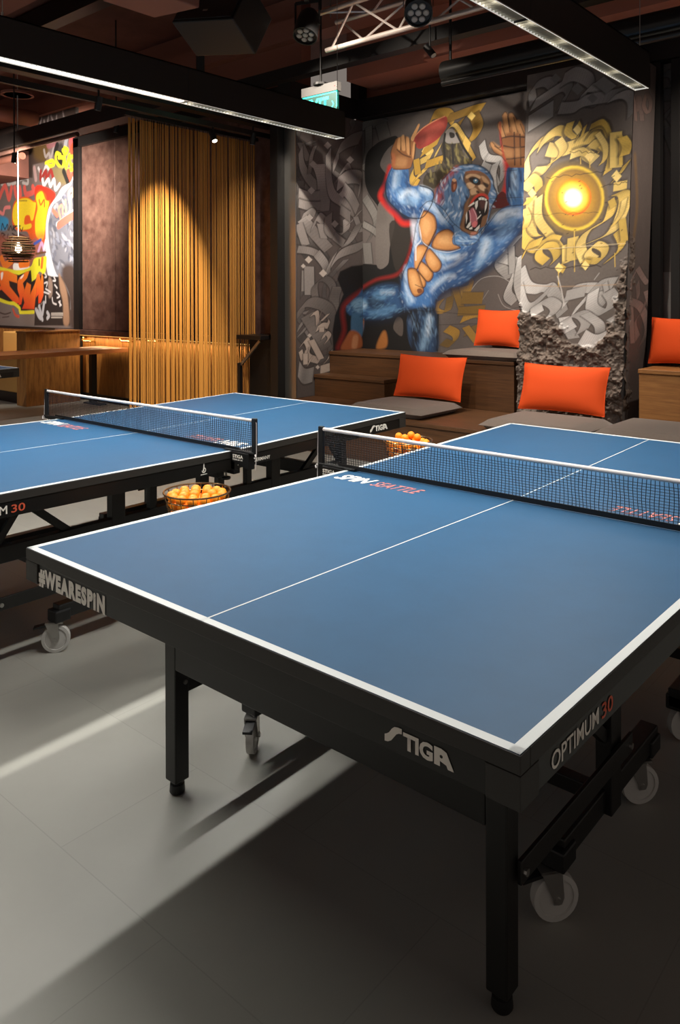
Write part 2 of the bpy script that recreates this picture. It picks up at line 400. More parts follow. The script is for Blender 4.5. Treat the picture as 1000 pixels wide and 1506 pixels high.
    for sx in (-0.223, -TW + 0.223):
        MB().box(sx - 0.02, sx + 0.02, TL / 2 - 0.025, TL / 2 + 0.025, 0.50, 0.66).build('upright', 'black_frame', root)
        MB().box(sx - 0.02, sx + 0.02, TL / 2 - 0.3, TL / 2 + 0.3, 0.435, 0.50).build('side_rail', 'black_frame', root)
    # lettering
    def stiga(O, A, B, w, h, par=root):
        A = Vector(A); B = Vector(B); O = Vector(O)
        N = A.cross(B); u = w
        S = [(0, 0), (0, 0.30), (0.03, 0.35), (0.07, 0.46), (0.11, 0.66), (0.15, 0.78), (0.20, 0.82), (0.26, 0.82), (0.26, 0.60), (0.22, 0.58), (0.18, 0.50), (0.14, 0.32), (0.10, 0.14), (0.05, 0.03)]
        MB().prism([(a * w, b * h) for a, b in S], O + N * 0.0002, A, B, N * 0.0006).build('logo_lettering', 'letter_white', par)
        text_mesh('TIG', O + A * (w * 0.28), A, B, w * 0.43, h * 0.74, 'letter_white', par, 'logo_lettering', bold=0.045)
        Am = [(0.0, 0.0), (0.0, 0.74), (0.10, 0.74), (0.17, 0.66), (0.27, 0.0), (0.19, 0.0), (0.17, 0.14), (0.08, 0.22), (0.08, 0.0)]
        Am = [(0.73 + a * 1.0, b) for a, b in Am]
        MB().prism([(a * w, b * h) for a, b in Am], O + N * 0.0002, A, B, N * 0.0006).build('logo_lettering', 'letter_white', par)
        MB().prism([((0.83 + 0.022 * cos(t * 0.785)) * w, (0.42 + 0.07 * sin(t * 0.785)) * h) for t in range(8)], O + N * 0.0009, A, B, N * 0.0002).build('logo_lettering', 'apron_plate', par)
    fy = 0.002
    z0 = 0.685
    stiga((-0.262, fy, z0 + 0.0), (1, 0, 0), (0, 0, 1), 0.142, 0.040)
    text_mesh('#WEARESPiN', (-1.462, fy, 0.668), (1, 0, 0), (0, 0, 1), 0.325, 0.052, 'letter_white', root, bold=0.065, spacing=1.2)
    text_mesh('OPTIMUM', (-0.002, 0.11, 0.680), (0, 1, 0), (0, 0, 1), 0.19, 0.031, 'letter_white', root, bold=0.012)
    text_mesh('30', (-0.002, 0.315, 0.680), (0, 1, 0), (0, 0, 1), 0.052, 0.029, 'letter_orange', root, bold=0.012)
    stiga((-0.002, 2.40, 0.683), (0, 1, 0), (0, 0, 1), 0.165, 0.045)
    text_mesh('MADE IN GERMANY', (-0.002, 1.40, zt(1.45) - 0.075), (0, 1, 0), (0, 0, 1), 0.21, 0.017, 'letter_white', root, bold=0.01)
    # small round federation emblem: a player figure over a bar
    ez = zt(1.2) - 0.083
    m = MB()
    m.prism([(0, 0), (0.036, 0), (0.036, 0.003), (0, 0.003)], (-0.0022, 1.18, ez), (0, 1, 0), (0, 0, 1), (0.0005, 0, 0))
    arc = [(0.018 + 0.012 * cos(t), 0.020 + 0.012 * sin(t)) for t in [pi + k * 0.35 for k in range(14)]]
    arc = arc + [(0.018 + 0.008 * cos(t), 0.020 + 0.008 * sin(t)) for t in [pi + k * 0.35 for k in range(13, -1, -1)]]
    m.prism(arc, (-0.0022, 1.18, ez), (0, 1, 0), (0, 0, 1), (0.0005, 0, 0))
    m.prism([(0.018, 0.012), (0.021, 0.03), (0.02, 0.052), (0.016, 0.05), (0.015, 0.03), (0.012, 0.02)], (-0.0022, 1.18, ez), (0, 1, 0), (0, 0, 1), (0.0005, 0, 0))
    m.build('emblem', 'letter_white', root)
    # lettering on the playing surface beside the net, on both courts
    ey = 1.215
    for fl in (0, 1):
        A = (1, 0, 0) if fl == 0 else (-1, 0, 0); Bv = (0, 1, 0) if fl == 0 else (0, -1, 0)
        X = -1.47 if fl == 0 else -TW + 1.47; Y = ey if fl == 0 else TL - ey
        z = zt(ey) + 0.0008
        tilt = 0.0146 * (-1 if fl == 0 else -1)
        Bt = Vector((Bv[0], Bv[1], tilt)).normalized()
        text_mesh('SPiN', (X, Y, z), A, Bt, 0.17, 0.085, 'letter_white', root, shear=0.3, bold=0.03)
        text_mesh('SEATTLE', (X + A[0] * 0.185, Y, z), A, Bt, 0.215, 0.07, 'letter_pink', root, shear=0.3, bold=0.0, spacing=1.1)
    return root

def make_net():
    """net set clamped to the middle of a table; same local frame as the table"""
    root = empty('table_net')
    yc = TL / 2; zb = TH - SAG + 0.004; ht = 0.150
    xa, xb = -TW - 0.145, 0.145
    st = MB(); rnd = random.Random(3)
    nx = int((xb - xa) / 0.0137); nz = 14
    def wob(x, z): return 0.0022 * sin(x * 31 + z * 40) + 0.0012 * sin(x * 57 + 1)
    for i in range(nx + 1):   # upright strings
        x = xa + (xb - xa) * i / nx
        pts = []
        for k in range(5):
            z = zb + 0.004 + (ht - 0.012) * k / 4
            pts.append((x + wob(x, z), yc + 0.001 * sin(x * 20 + k), z))
        st.tube(pts, 0.0014, 3, caps=False)
    for j in range(1, nz):
        z = zb + 0.006 + (ht - 0.02) * j / nz
        pts = [(xa + (xb - xa) * k / 24, yc + 0.001 * sin(k), z) for k in range(25)]
        st.tube(pts, 0.0011, 3, caps=False)
    st.build('net_mesh', 'net_string', root, kind='stuff')
    MB().tube([(xa, yc, zb + ht), (xa + 0.5, yc, zb + ht - 0.001), (xb - 0.5, yc, zb + ht - 0.001), (xb, yc, zb + ht)], 0.0075, 10).build('top_tape', 'net_tape', root, 'white tape along the top of the net', smooth=True)
    MB().box(xa + 0.1, xb - 0.1, yc - 0.002, yc + 0.002, zb - 0.001, zb + 0.017).build('bottom_tape', 'black_plastic', root)
    for s, xp in ((-1, xa), (1, xb)):
        MB().box(xp - 0.013, xp + 0.013, yc - 0.009, yc + 0.009, zb - 0.014, zb + ht + 0.012).build('net_post', 'black_plastic', root, bevel=0.004)
        xi = -TW - 0.0 if s < 0 else 0.0
        x0, x1 = sorted((xp + s * 0.006, xi - s * 0.05))
        MB().box(x0, x1, yc - 0.017, yc + 0.017, zb - 0.001, zb + 0.007).build('clamp_arm', 'black_plastic', root, bevel=0.003)
        x0, x1 = sorted((xi + s * 0.006, xp - s * 0.02))
        MB().prism([(x0, zb - 0.001), (x1, zb - 0.001), (x1, zb - (0.075 if s > 0 else 0.045)), (x0, zb - (0.045 if s > 0 else 0.075))], (0, yc - 0.02, 0), (1, 0, 0), (0, 0, 1), (0, 0.04, 0)).build('clamp_bracket', 'black_plastic', root, bevel=0.003)
        MB().lathe([(0.0, 0.006), (0.02, 0.004), (0.022, 0.0), (0.02, -0.008), (0.0, -0.01)], (xi - s * 0.05, yc, zb - 0.135), 16).build('clamp_knob', 'black_plastic', root, smooth=True)
        MB().tube([(xi - s * 0.05, yc, zb - 0.13), (xi - s * 0.05, yc, zb - 0.09)], 0.005, 8).build('clamp_screw', 'steel', root)
        MB().box(min(xi - s * 0.06, xi + s * 0.02), max(xi - s * 0.06, xi + s * 0.02), yc - 0.015, yc + 0.015, zb - 0.103, zb - 0.092).build('clamp_jaw', 'black_plastic', root)
        # tension cord with its tassel
        xo = xp + s * 0.016
        MB().tube([(xp, yc, zb + ht + 0.01), (xo, yc - 0.004, zb + ht - 0.01), (xo + s * 0.002, yc - 0.006, zb + 0.01), (xo, yc - 0.01, zb - 0.07)], 0.0015, 5).build('tension_cord', 'net_tape', root)
        MB().tube([(xo, yc - 0.012, zb + 0.0), (xo + s * 0.006, yc - 0.014, zb - 0.008), (xo, yc - 0.016, zb - 0.016)], 0.004, 6).build('cord_knot', 'net_tape', root)
        # maker's lettering on the bracket face
        tx = xi + s * 0.02 if s > 0 else xi - 0.12
        zz = zb - 0.028
        text_mesh('STIGA', (tx, yc - 0.0205, zz), (1, 0, 0), (0, 0, 1), 0.07, 0.016, 'letter_white', root, bold=0.03)
        text_mesh('PREMIUM VM', (tx, yc - 0.0205, zz - 0.011), (1, 0, 0), (0, 0, 1), 0.066, 0.007, 'letter_white', root)
    return root

t1 = make_table(); t1['label'] = 'large blue table tennis table in the foreground with white lettering on its black apron'
t1['category'] = 'table'
t2 = copy_tree(t1); t2.location = (-2.176, -0.04, 0); t2.rotation_euler = (0, 0, 0.012)
t2['label'] = 'blue table tennis table in the middle distance, left of and behind the foreground one'
c3 = at(28, 541, Z=0.76)
t3 = copy_tree(t1); t3.location = (c3[0], c3[1] - TL, 0)
t3['label'] = 'corner of a far blue table tennis table at the left edge of the picture'
n1 = make_net(); n1['label'] = 'black net with white tape across the foreground table'; n1['category'] = 'net'
n2 = copy_tree(n1); n2.location = t2.location; n2.rotation_euler = t2.rotation_euler
n2['label'] = 'black net with white tape across the middle table on the left'
for t in (t1, t2, t3): t['group'] = 'table tennis tables'
for t in (n1, n2): t['group'] = 'table tennis nets'
# ------------------------------------------------------------------ tiered wooden bench
def bench(name, label, boxes, tread, riser, x0, x1, y0, y1, z0, z1, steps=1):
    o = empty(name, ((x0 + x1) / 2, (y0 + y1) / 2, z0), 0, label, 'bench', 'tiered wooden seating')
    cx, cy = (x0 + x1) / 2, (y0 + y1) / 2
    MB().box(x0 - cx, x1 - cx, y0 - cy + 0.0, y1 - cy, z1 - z0 - 0.035, z1 - z0).build('tread', tread, o, bevel=0.004)
    MB().box(x0 - cx + 0.004, x1 - cx - 0.004, y0 - cy + 0.012, y1 - cy, 0.0, z1 - z0 - 0.037).build('riser', riser, o, bevel=0.003)
    return o
bench('bench_platform', 'low dark wood platform along the painted wall, lowest tier with grey seat pads', 0, 'walnut', 'walnut', -5.09, 2.2, 4.22, 5.19, 0, 0.40)
bench('bench_step', 'dark wood step in the left corner between low platform and upper tier', 0, 'walnut', 'walnut', -5.09, -4.14, 4.96, 5.19, 0.40, 0.63)
bench('bench_tier', 'upper dark wood tier below the ape mural', 0, 'walnut', 'walnut', -5.09, -2.84, 5.20, 5.79, 0.0, 0.862)
bench('bench_box', 'light oak raised bench at the right of the sun column', 0, 'oak', 'oak', -1.72, 2.2, 5.20, 5.79, 0.0, 0.865)

def pad(x0, x1, y0, y1, z, t, label, rz=0.0):
    cx, cy = (x0 + x1) / 2, (y0 + y1) / 2; w = x1 - x0; d = y1 - y0; n = 14; m = MB(); vs = []; fs = []
    for side in (1, -1):
        for j in range(n + 1):
            for i in range(n + 1):
                u, v = i / n * 2 - 1, j / n * 2 - 1
                e = (1 - abs(u) ** 16) * (1 - abs(v) ** 16)
                crown = 0.010 * (1 - u * u) * (1 - v * v)
                zz = t / 2 + side * (t / 2 * max(e, 0) ** 0.35 * 0.98 + crown * (1 if side > 0 else 0))
                vs.append((u * w / 2, v * d / 2, zz))
    N1 = (n + 1) ** 2
    for j in range(n):
        for i in range(n):
            a = j * (n + 1) + i; fs.append((a, a + 1, a + n + 2, a + n + 1)); fs.append((N1 + a + n + 1, N1 + a + n + 2, N1 + a + 1, N1 + a))
    m.add(vs, fs)
    root = empty('seat_pad', (cx, cy, z), rz, label, 'cushion', 'grey seat pads')
    m.build('pad_cover', 'grey_fabric', root, smooth=True)
    sm = [(sx * (w / 2 - 0.004), sy * (d / 2 - 0.004), t / 2) for sx, sy in ((-1, -1), (1, -1), (1, 1), (-1, 1))]
    MB().tube(sm, 0.003, 5, closed=True).build('piping', 'grey_fabric', root)
pad(-4.05, -3.225, 4.30, 4.95, 0.40, 0.09, 'grey seat pad on low platform under the orange pillow nearest the ape mural')
pad(-3.60, -2.80, 5.17, 5.77, 0.862, 0.08, 'grey seat pad on the upper tier, its end hidden by the sun column')
pad(-2.62, -1.80, 4.22, 4.90, 0.40, 0.09, 'grey seat pad in front of the sun column, under its pillow')
pad(-1.77, -0.85, 4.38, 5.12, 0.40, 0.09, 'grey seat pad at the far right with no pillow on it')

def pillow(w, h, t, loc, rz, lean, roll, label, seed):
    """upright lumbar pillow: stands on its lower edge at loc, leans back by lean"""
    n = 22; rnd = random.Random(seed); vs = []; fs = []
    ph = [rnd.uniform(0, 6) for _ in range(6)]
    for side in (1, -1):
        for j in range(n + 1):
            for i in range(n + 1):
                u, v = i / n * 2 - 1, j / n * 2 - 1
                px_ = u * (1 - 0.045 * (1 - v * v)) ; pz_ = v * (1 - 0.075 * (1 - u * u))
                prof = max(0, (1 - abs(u) ** 2.6)) ** 0.55 * max(0, (1 - abs(v) ** 2.6)) ** 0.55
                wr = 0.05 * sin(7 * u + ph[0] + 3 * v) * (abs(u) ** 3) + 0.04 * sin(9 * v + ph[1]) * abs(u) ** 4
                edge = 1 if (i in (0, n) or j in (0, n)) else 0
                y = 0 if edge else -side * t / 2 * prof * (1 + wr)
                vs.append((px_ * w / 2, y, (pz_ + 1) * h / 2))
    N1 = (n + 1) ** 2
    for j in range(n):
        for i in range(n):
            a = j * (n + 1) + i; fs.append((a, a + 1, a + n + 2, a + n + 1)); fs.append((N1 + a + n + 1, N1 + a + n + 2, N1 + a + 1, N1 + a))
    root = empty('throw_pillow', loc, 0, label, 'pillow', 'orange pillows on the benches')
    root.rotation_euler = (Matrix.Rotation(rz, 3, 'Z') @ Matrix.Rotation(-lean, 3, 'X') @ Matrix.Rotation(roll, 3, 'Y')).to_euler()
    MB().add(vs, fs).build('pillow_cover', 'orange_fabric', root, smooth=True)
    ring = [(u, -1) for u in np.linspace(-1, 1, 12)] + [(1, v) for v in np.linspace(-0.9, 1, 8)] + [(u, 1) for u in np.linspace(0.9, -1, 12)] + [(-1, v) for v in np.linspace(0.9, -0.9, 8)]
    pts = [(u * (1 - 0.045 * (1 - v * v)) * w / 2, 0, (v * (1 - 0.075 * (1 - u * u)) + 1) * h / 2) for u, v in ring]
    MB().tube(pts, 0.0035, 5, closed=True).build('seam', 'orange_fabric', root, smooth=True)
def pl_at(u0, v0, u1, v1, z, y, h, lean, label, seed, roll=0.0, t=0.16):
    a = at(u0, v0, Y=y); b = at(u1, v1, Y=y)
    pillow(b[0] - a[0], h, t, ((a[0] + b[0]) / 2, y, z), 0, lean, roll, label, seed)
pl_at(579, 585, 677, 596, 0.50, 4.90, 0.41, 0.28, 'orange pillow on the low seat pad nearest the ape mural', 1)
pl_at(697, 508, 764, 512, 0.966, 5.60, 0.37, 0.25, 'orange pillow on the upper tier, partly hidden by the sun column', 2)
pl_at(762, 602, 889, 612, 0.50, 4.88, 0.40, 0.30, 'widest orange pillow, leaning against the foot of the sun column', 3)
pl_at(953, 536, 1040, 545, 0.885, 5.55, 0.40, 0.25, 'orange pillow on the oak bench, cut off by the right edge', 4)

# ------------------------------------------------------------------ linear lamps
def linear_lamp(lx, lz, y0, y1, label):
    w, h = 0.085, 0.19; yc = (y0 + y1) / 2
    o = empty('linear_lamp', (lx, yc, lz), 0, label, 'lamp', 'long black louvered lamps over the tables')
    a, b = y0 - yc, y1 - yc
    m = MB()
    m.box(-w / 2, -w / 2 + 0.006, a, b, 0, h); m.box(w / 2 - 0.006, w / 2, a, b, 0, h); m.box(-w / 2, w / 2, a, b, h - 0.006, h)
    m.box(-w / 2, w / 2, a, a + 0.006, 0, h); m.box(-w / 2, w / 2, b - 0.006, b, 0, h)
    m.build('housing', 'lamp_body', o)
    MB().box(-w / 2 + 0.006, w / 2 - 0.006, a + 0.006, b - 0.006, 0.05, 0.054).build('reflector', 'lamp_glow', o)
    if -4 < lx < -2: MB().box(-0.018, 0.018, a + 0.02, b - 1.37, -0.002, 0.004).build('light_strip', 'added_strip_glow', o)  # added glowing strip, imitates the bright louvers up to the joint
    r = MB()
    r.box(-w / 2 + 0.006, -w / 2 + 0.010, a + 0.006, b - 0.006, -0.001, 0.022); r.box(w / 2 - 0.010, w / 2 - 0.006, a + 0.006, b - 0.006, -0.001, 0.022)
    r.box(-w / 2 + 0.006, w / 2 - 0.006, b - 0.012, b - 0.006, -0.001, 0.02)
    r.build('reflector_rail', 'lit_edge_glow', o)
    f = MB(); y = a + 0.02
    while y < b - 0.02:
        f.box(-w / 2 + 0.010, w / 2 - 0.010, y, y + 0.0015, 0.0, 0.022); y += 0.026
    f.build('louver', 'louver', o, kind='stuff')
    s = MB(); y = b - 0.12
    while y > a:
        s.lathe([(0.0, 0.026), (0.014, 0.026), (0.018, 0.048)], (0, y, 0), 10); y -= 0.3
    s.build('light_spots', 'lamp_led', o)
    for yy in (b - 0.035, b - 2.4, a + 0.3):
        MB().tube([(0, yy, h), (0, yy, CZ - lz)], 0.0022, 6).build('hanging_wire', 'steel', o)
        MB().tube([(0, yy, h), (0, yy, h + 0.03)], 0.006, 8).build('wire_gripper', 'steel', o)
    MB().box(-w / 2 - 0.0008, w / 2 + 0.0008, b - 1.36, b - 1.357, -0.0008, h + 0.0008).build('joint_cover', 'dark_trim', o)
linear_lamp(*LAMPS[0], 'long black lamp hanging over the middle table at the upper left')
linear_lamp(*LAMPS[1], 'long black lamp hanging over the foreground table at the upper right')
linear_lamp(-8.0, 2.57, -2.0, 2.4, 'long black lamp over the far left table, outside the picture')

# ------------------------------------------------------------------ baskets of balls
ball_me = None
def basket(cx, cy, zr, label, gname, seed):
    global ball_me
    rt, rb, hb = 0.125, 0.095, 0.125
    o = empty('wire_basket', (cx, cy, 0), 0, label, 'basket', 'wire ball baskets on stands')
    w = MB()
    def ring(r, z, q): return w.tube([(r * cos(2 * pi * k / 28), r * sin(2 * pi * k / 28), z) for k in range(28)], q, 5, closed=True)
    z0 = zr - hb
    for k in range(1, 5):
        t = k / 5; ring(rb + (rt - rb) * t, z0 + hb * t, 0.0024)
    ring(rb, z0, 0.0025)
    for k in range(16):
        a = 2 * pi * k / 16; w.tube([(rt * cos(a), rt * sin(a), zr), (rb * cos(a), rb * sin(a), z0), (0.01 * cos(a), 0.01 * sin(a), z0 - 0.002)], 0.0021, 4)
    w.build('wires', 'wire', o)
    r = MB(); r.tube([(rt * cos(2 * pi * k / 36), rt * sin(2 * pi * k / 36), zr) for k in range(36)], 0.0035, 6, closed=True)
    r.build('rim', 'wire', o, smooth=True)
    for k in range(3):
        a = 2 * pi * k / 3 + 0.75; p = (0.085 * cos(a), 0.085 * sin(a))
        MB().tube([(p[0], p[1], z0 - 0.004), (p[0] * 0.92, p[1] * 0.92, 0.3), (p[0], p[1], 0.03)], 0.0075, 8).build('leg', 'black_frame', o)
        MB().lathe([(0.012, 0.05), (0.02, 0.045), (0.022, 0.0)], (p[0], p[1], 0), 12).build('foot', 'black_plastic', o, smooth=True)
    MB().tube([(0.08 * cos(2 * pi * k / 20), 0.08 * sin(2 * pi * k / 20), 0.3) for k in range(20)], 0.005, 6, closed=True).build('stand_ring', 'black_frame', o)
    # balls: each one its own object, in layers inside the basket
    if ball_me is None:
        bm = bmesh.new(); bmesh.ops.create_icosphere(bm, subdivisions=2, radius=0.02); ball_me = bpy.data.meshes.new('ball'); bm.to_mesh(ball_me); bm.free()
        ball_me.polygons.foreach_set('use_smooth', [True] * len(ball_me.polygons)); ball_me.materials.append(MATS['ball'])
    rnd = random.Random(seed); pts = []
    layers = [(0.02, [(0.072, 11), (0.033, 5)]), (0.052, [(0.082, 12), (0.043, 6), (0.0, 1)]), (0.084, [(0.090, 13), (0.050, 7), (0.008, 1)]), (0.108, [(0.094, 13), (0.054, 7), (0.012, 1)]), (0.142, [(0.050, 4)])]
    for li, (z, rings) in enumerate(layers):
        for r_, n_ in rings:
            ph = rnd.uniform(0, 6)
            for k in range(n_):
                a = ph + 2 * pi * k / n_
                pts.append((cx + r_ * cos(a), cy + r_ * sin(a), z0 + z + rnd.uniform(-0.002, 0.002)))
    for p in (pts[:-4] if seed == 4 else pts):
        b = bpy.data.objects.new('table_tennis_ball', ball_me); b.location = p
        link(b, None, 'orange table tennis ball in the ' + gname, 'ball', 'orange balls in the ' + gname)
b1 = at(290, 722, Z=0.72); b2 = at(600, 647, Z=0.72)
basket(b1[0], b1[1], 0.72, 'wire basket of orange balls between the two tables, left of centre', 'nearer basket', 4)
basket(b2[0], b2[1], 0.72, 'wire basket of orange balls behind the end of the foreground net', 'farther basket', 9)

# ------------------------------------------------------------------ strand curtain
CX, CY0, CY1, CZT = -5.86, 3.20, 4.82, 3.19
cur = empty('strand_curtain', (CX, (CY0 + CY1) / 2, 0), 0, 'golden curtain of hanging strands at the left, lit from above', 'curtain')
cy = (CY0 + CY1) / 2
MB().box(-0.02, 0.02, CY0 - cy - 0.03, CY1 - cy + 0.05, CZT + 0.0, CZT + 0.035).build('curtain_rail', 'dark_trim', cur)
sm = MB().tube([(0, 0, 0.03), (0, 0, CZT - 0.02)], 0.0098, 10); sme = None
hk = MB().tube([(0, 0, CZT - 0.025), (0.006, 0, CZT - 0.012), (0, 0, CZT + 0.004)], 0.002, 5); hke = None
rnd = random.Random(5); NS = 66
for i in range(NS):
    y = CY0 - cy + (CY1 - CY0) * (i + 0.5) / NS + rnd.uniform(-0.005, 0.005)
    x = rnd.uniform(-0.010, 0.010)
    if sme is None:
        o = sm.build('strand', 'gold_strand', cur, smooth=True); sme = o.data
        h = hk.build('strand_hook', 'steel', o); hke = h.data
    else:
        o = bpy.data.objects.new('strand', sme); link(o, cur); h = bpy.data.objects.new('strand_hook', hke); link(h, o)
    o.location = (x, y, 0); o.rotation_euler = (rnd.uniform(-0.0012, 0.0012), rnd.uniform(-0.001, 0.001), rnd.uniform(-0.9, 0.9))
    o.scale = (0.55, rnd.choice((0.75, 1.0, 1.2)), 1)

# ------------------------------------------------------------------ left room: booth, table, rail, console
tb = empty('dining_table', (-9.15, 4.0, 0), 0, 'long wooden table with a thick top behind the far left tennis table', 'table')
MB().box(0.10, 0.77, -1.2, 0.87, 0.725, 0.78).build('tabletop', 'table_wood', tb, bevel=0.005)
for yy in (0.72, -1.0):
    MB().box(0.07 + 0.05, 0.14 + 0.05, yy - 0.04, yy + 0.04, 0.02, 0.725).build('leg', 'dark_trim', tb)
    MB().box(0.0, 0.4, yy - 0.05, yy + 0.05, 0.0, 0.02).build('foot_plate', 'dark_trim', tb)
bo = empty('booth_bench', (-9.75, 4.4, 0), 0, 'wooden booth with tan leather seat beyond the long wooden table', 'booth')
MB().box(0.10, 0.36, -0.42, 0.36, 0.0, 0.98).build('end_panel', 'wainscot', bo, bevel=0.004)
MB().box(0.09, 0.37, -0.43, 0.36, 0.98, 1.0).build('cap', 'oak', bo, bevel=0.002)
MB().box(-1.6, 0.09, -0.36, 0.2, 0.15, 0.42).build('seat', 'tan_leather', bo, bevel=0.02, seg=3)
MB().box(-1.6, 0.09, -0.30, -0.12, 0.425, 0.62).build('seat_cushion', 'tan_leather', bo, bevel=0.02, seg=3)
MB().box(-1.6, 0.09, 0.2, 0.42, 0.15, 0.93).build('backrest', 'tan_leather', bo, bevel=0.02, seg=3)
MB().box(-1.55, 0.085, -0.32, 0.42, 0.0, 0.15).build('plinth', 'dark_trim', bo)
for k, u in enumerate((122, 177, 216)):
    p = at(u, 500, Y=YP - 0.06)
    m = MB().tube([(p[0], YP - 0.001, p[2] + 0.03), (p[0], YP - 0.06, p[2] + 0.03), (p[0], YP - 0.07, p[2]), (p[0] + 0.05, YP - 0.07, p[2] - 0.02), (p[0] + 0.2, YP - 0.07, p[2] - 0.015), (p[0] + 0.21, YP - 0.001, p[2] - 0.015)], 0.012, 8)
    m.build('brass_hook', 'brass', None, ('brass pipe hook under the ledge, leftmost, by the black post' , 'brass pipe hook under the ledge, just left of the curtain', 'brass pipe hook seen through the left part of the curtain')[k], 'hook', 'brass hooks', smooth=True)
p = at(138, 549, Y=YP)
MB().box(p[0] - 0.04, p[0] + 0.04, YP - 0.012, YP, p[2] - 0.06, p[2] + 0.06).build('power_outlet', 'black_plastic', None, 'small black outlet on wooden wall between the table legs', 'outlet', bevel=0.003)
MB().box(-9.7, -9.57, YP - 0.055, YP - 0.05, 0.0, 0.93).build('trim_10', 'dark_trim', kind='structure')
led = MB().box(-10.1, -5.9, YP - 0.085, YP - 0.07, 0.916, 0.924).build('light_strip', 'warm_led', None, 'warm light strip under the ledge of the back wall', 'lamp')
area_light('light_strip_light', (-8.0, YP - 0.06, 0.90), 4.0, 0.03, 15, WARM, 170)
for s in (0,):
    c = empty('bar_counter', (-5.68, 4.6, 0), 0, 'dark counter in shadow right of the curtain', 'counter')
    MB().box(-0.14, 0.24, -0.08, 0.26, 1.0, 1.045).build('counter_top', 'dark_beam', c, bevel=0.004)
    MB().box(-0.13, 0.22, 0.1, 0.24, 0.0, 1.0).build('counter_body', 'dark_trim', c)
    MB().bar((0.18, -0.03, 0.99), (-0.12, -0.03, 0.72), 0.02, 0.03).build('brace', 'steel', c)
    MB().box(-0.16, -0.12, -0.05, -0.01, 0.0, 0.74).build('leg', 'dark_trim', c)

# pendant lamp: stacked wooden slats around a bulb
pc = at(27, 367, Y=3.8); pd = empty('pendant_lamp', pc, 0, 'round slatted pendant lamp in front of the graffiti wall', 'lamp')
R0 = 0.205
for k in range(11):
    t = -0.80 + 1.6 * k / 10; z = t * R0 * 0.95; r = math.sqrt(max(0.01, 1 - t * t)) * R0
    M = Matrix.Rotation(0.05 * sin(k * 1.7), 4, 'X')
    MB().lathe([(r - 0.03, z - 0.005), (r, z - 0.005), (r, z + 0.006), (r - 0.03, z + 0.006), (r - 0.03, z - 0.005)], (0, 0, 0), 28, M).build('slat', 'shade_wood', pd)
for k in range(4):
    a = k * pi / 2 + 0.6
    MB().tube([(cos(a) * R0 * 0.9 * math.sqrt(1 - t * t), sin(a) * R0 * 0.9 * math.sqrt(1 - t * t), t * R0 * 0.95) for t in (-0.8, -0.5, 0, 0.5, 0.8)], 0.004, 5).build('rib', 'dark_trim', pd)
MB().lathe([(0, -0.045), (0.03, -0.032), (0.043, 0.0), (0.032, 0.03), (0.016, 0.055), (0.014, 0.09), (0, 0.09)], (0, 0, 0), 16).build('bulb', 'bulb', pd, smooth=True)
MB().tube([(0, 0, 0.09), (0, 0, CZ - pc[2])], 0.006, 6).build('cord', 'wheel_grey', pd)
cz = at(27, 140, Y=3.8)[2] - pc[2]
MB().lathe([(0.17, cz), (0.2, cz), (0.2, cz + 0.03), (0.17, cz + 0.03), (0.17, cz)], n=28).build('canopy_ring', 'brown_duct', pd)

# ------------------------------------------------------------------ ceiling fittings
def pipe_run(name, p, q, r, m, label, cat='pipe', joints=0):
    o = MB().tube([p, q], r, 20)
    return o.build(name, m, None, label, cat, smooth=True)
# truss
tr = empty('lighting_truss', (0, 4.0, 3.62), 0, 'aluminium lattice truss under the ceiling, top centre', 'truss')
X0, X1 = at(480, 74, Y=4.0)[0], 1.2
chords = [(0.0, 0.0), (-0.13, 0.28), (0.13, 0.28)]
for a, b in chords:
    MB().tube([(X0, a, b), (X1, a, b)], 0.022, 10).build('chord', 'aluminium', tr, smooth=True)
n = 14
for side in range(3):
    (a0, b0), (a1, b1) = chords[side], chords[(side + 1) % 3]
    for k in range(n):
        xa = X0 + 0.06 + (X1 - X0 - 0.12) * k / n; xb = X0 + 0.06 + (X1 - X0 - 0.12) * (k + 1) / n
        p, q = ((xa, a0, b0), (xb, a1, b1)) if k % 2 == 0 else ((xa, a1, b1), (xb, a0, b0))
        MB().tube([p, q], 0.010, 6).build('brace', 'aluminium', tr, smooth=True)
for x in (X0 + 0.05, -1.0):
    MB().tube([(x, 0, 0.28), (x, 0, CZ - 3.62)], 0.006, 6).build('hanging_cable', 'steel', tr)
def par_can(u, v, Y, yaw, pitch, label):
    p = at(u, v, Y=Y)
    o = empty('stage_light', p, 0, label, 'stage light', 'round stage lights on the truss')
    o.rotation_euler = (0, 0, yaw)
    M = Matrix.Rotation(pitch, 4, 'X')
    MB().lathe([(0.0, 0.15), (0.06, 0.15), (0.085, 0.11), (0.1, 0.02), (0.105, -0.12), (0.095, -0.12), (0.092, -0.10), (0.0, -0.10)], n=24, M=M).build('can', 'black_plastic', o, smooth=True)
    for k in range(7):
        a = k * pi / 3; r = 0 if k == 6 else 0.056
        MB().lathe([(0.0, -0.108), (0.018, -0.11), (0.024, -0.103), (0.024, -0.10)], n=12, M=M @ Matrix.Translation((r * cos(a), r * sin(a), -0.003))).build('lens', 'wheel_grey', o, smooth=True)
    for s in (-1, 1):
        MB().bar(M @ Vector((s * 0.11, 0, 0)), (s * 0.11, 0, 0.2), 0.006, 0.03, (0, 1, 0)).build('yoke', 'black_plastic', o)
    MB().bar((-0.11, 0, 0.2), (0.11, 0, 0.2), 0.006, 0.03).build('yoke', 'black_plastic', o)
    MB().box(-0.02, 0.02, -0.02, 0.02, 0.2, 0.27).build('clamp', 'steel', o)
par_can(452, 38, 3.72, 0.35, -0.45, 'black stage light at the left end of the truss')
par_can(615, 10, 3.66, 0.64, -0.8, 'black stage light with seven lenses hanging from the middle of the truss')

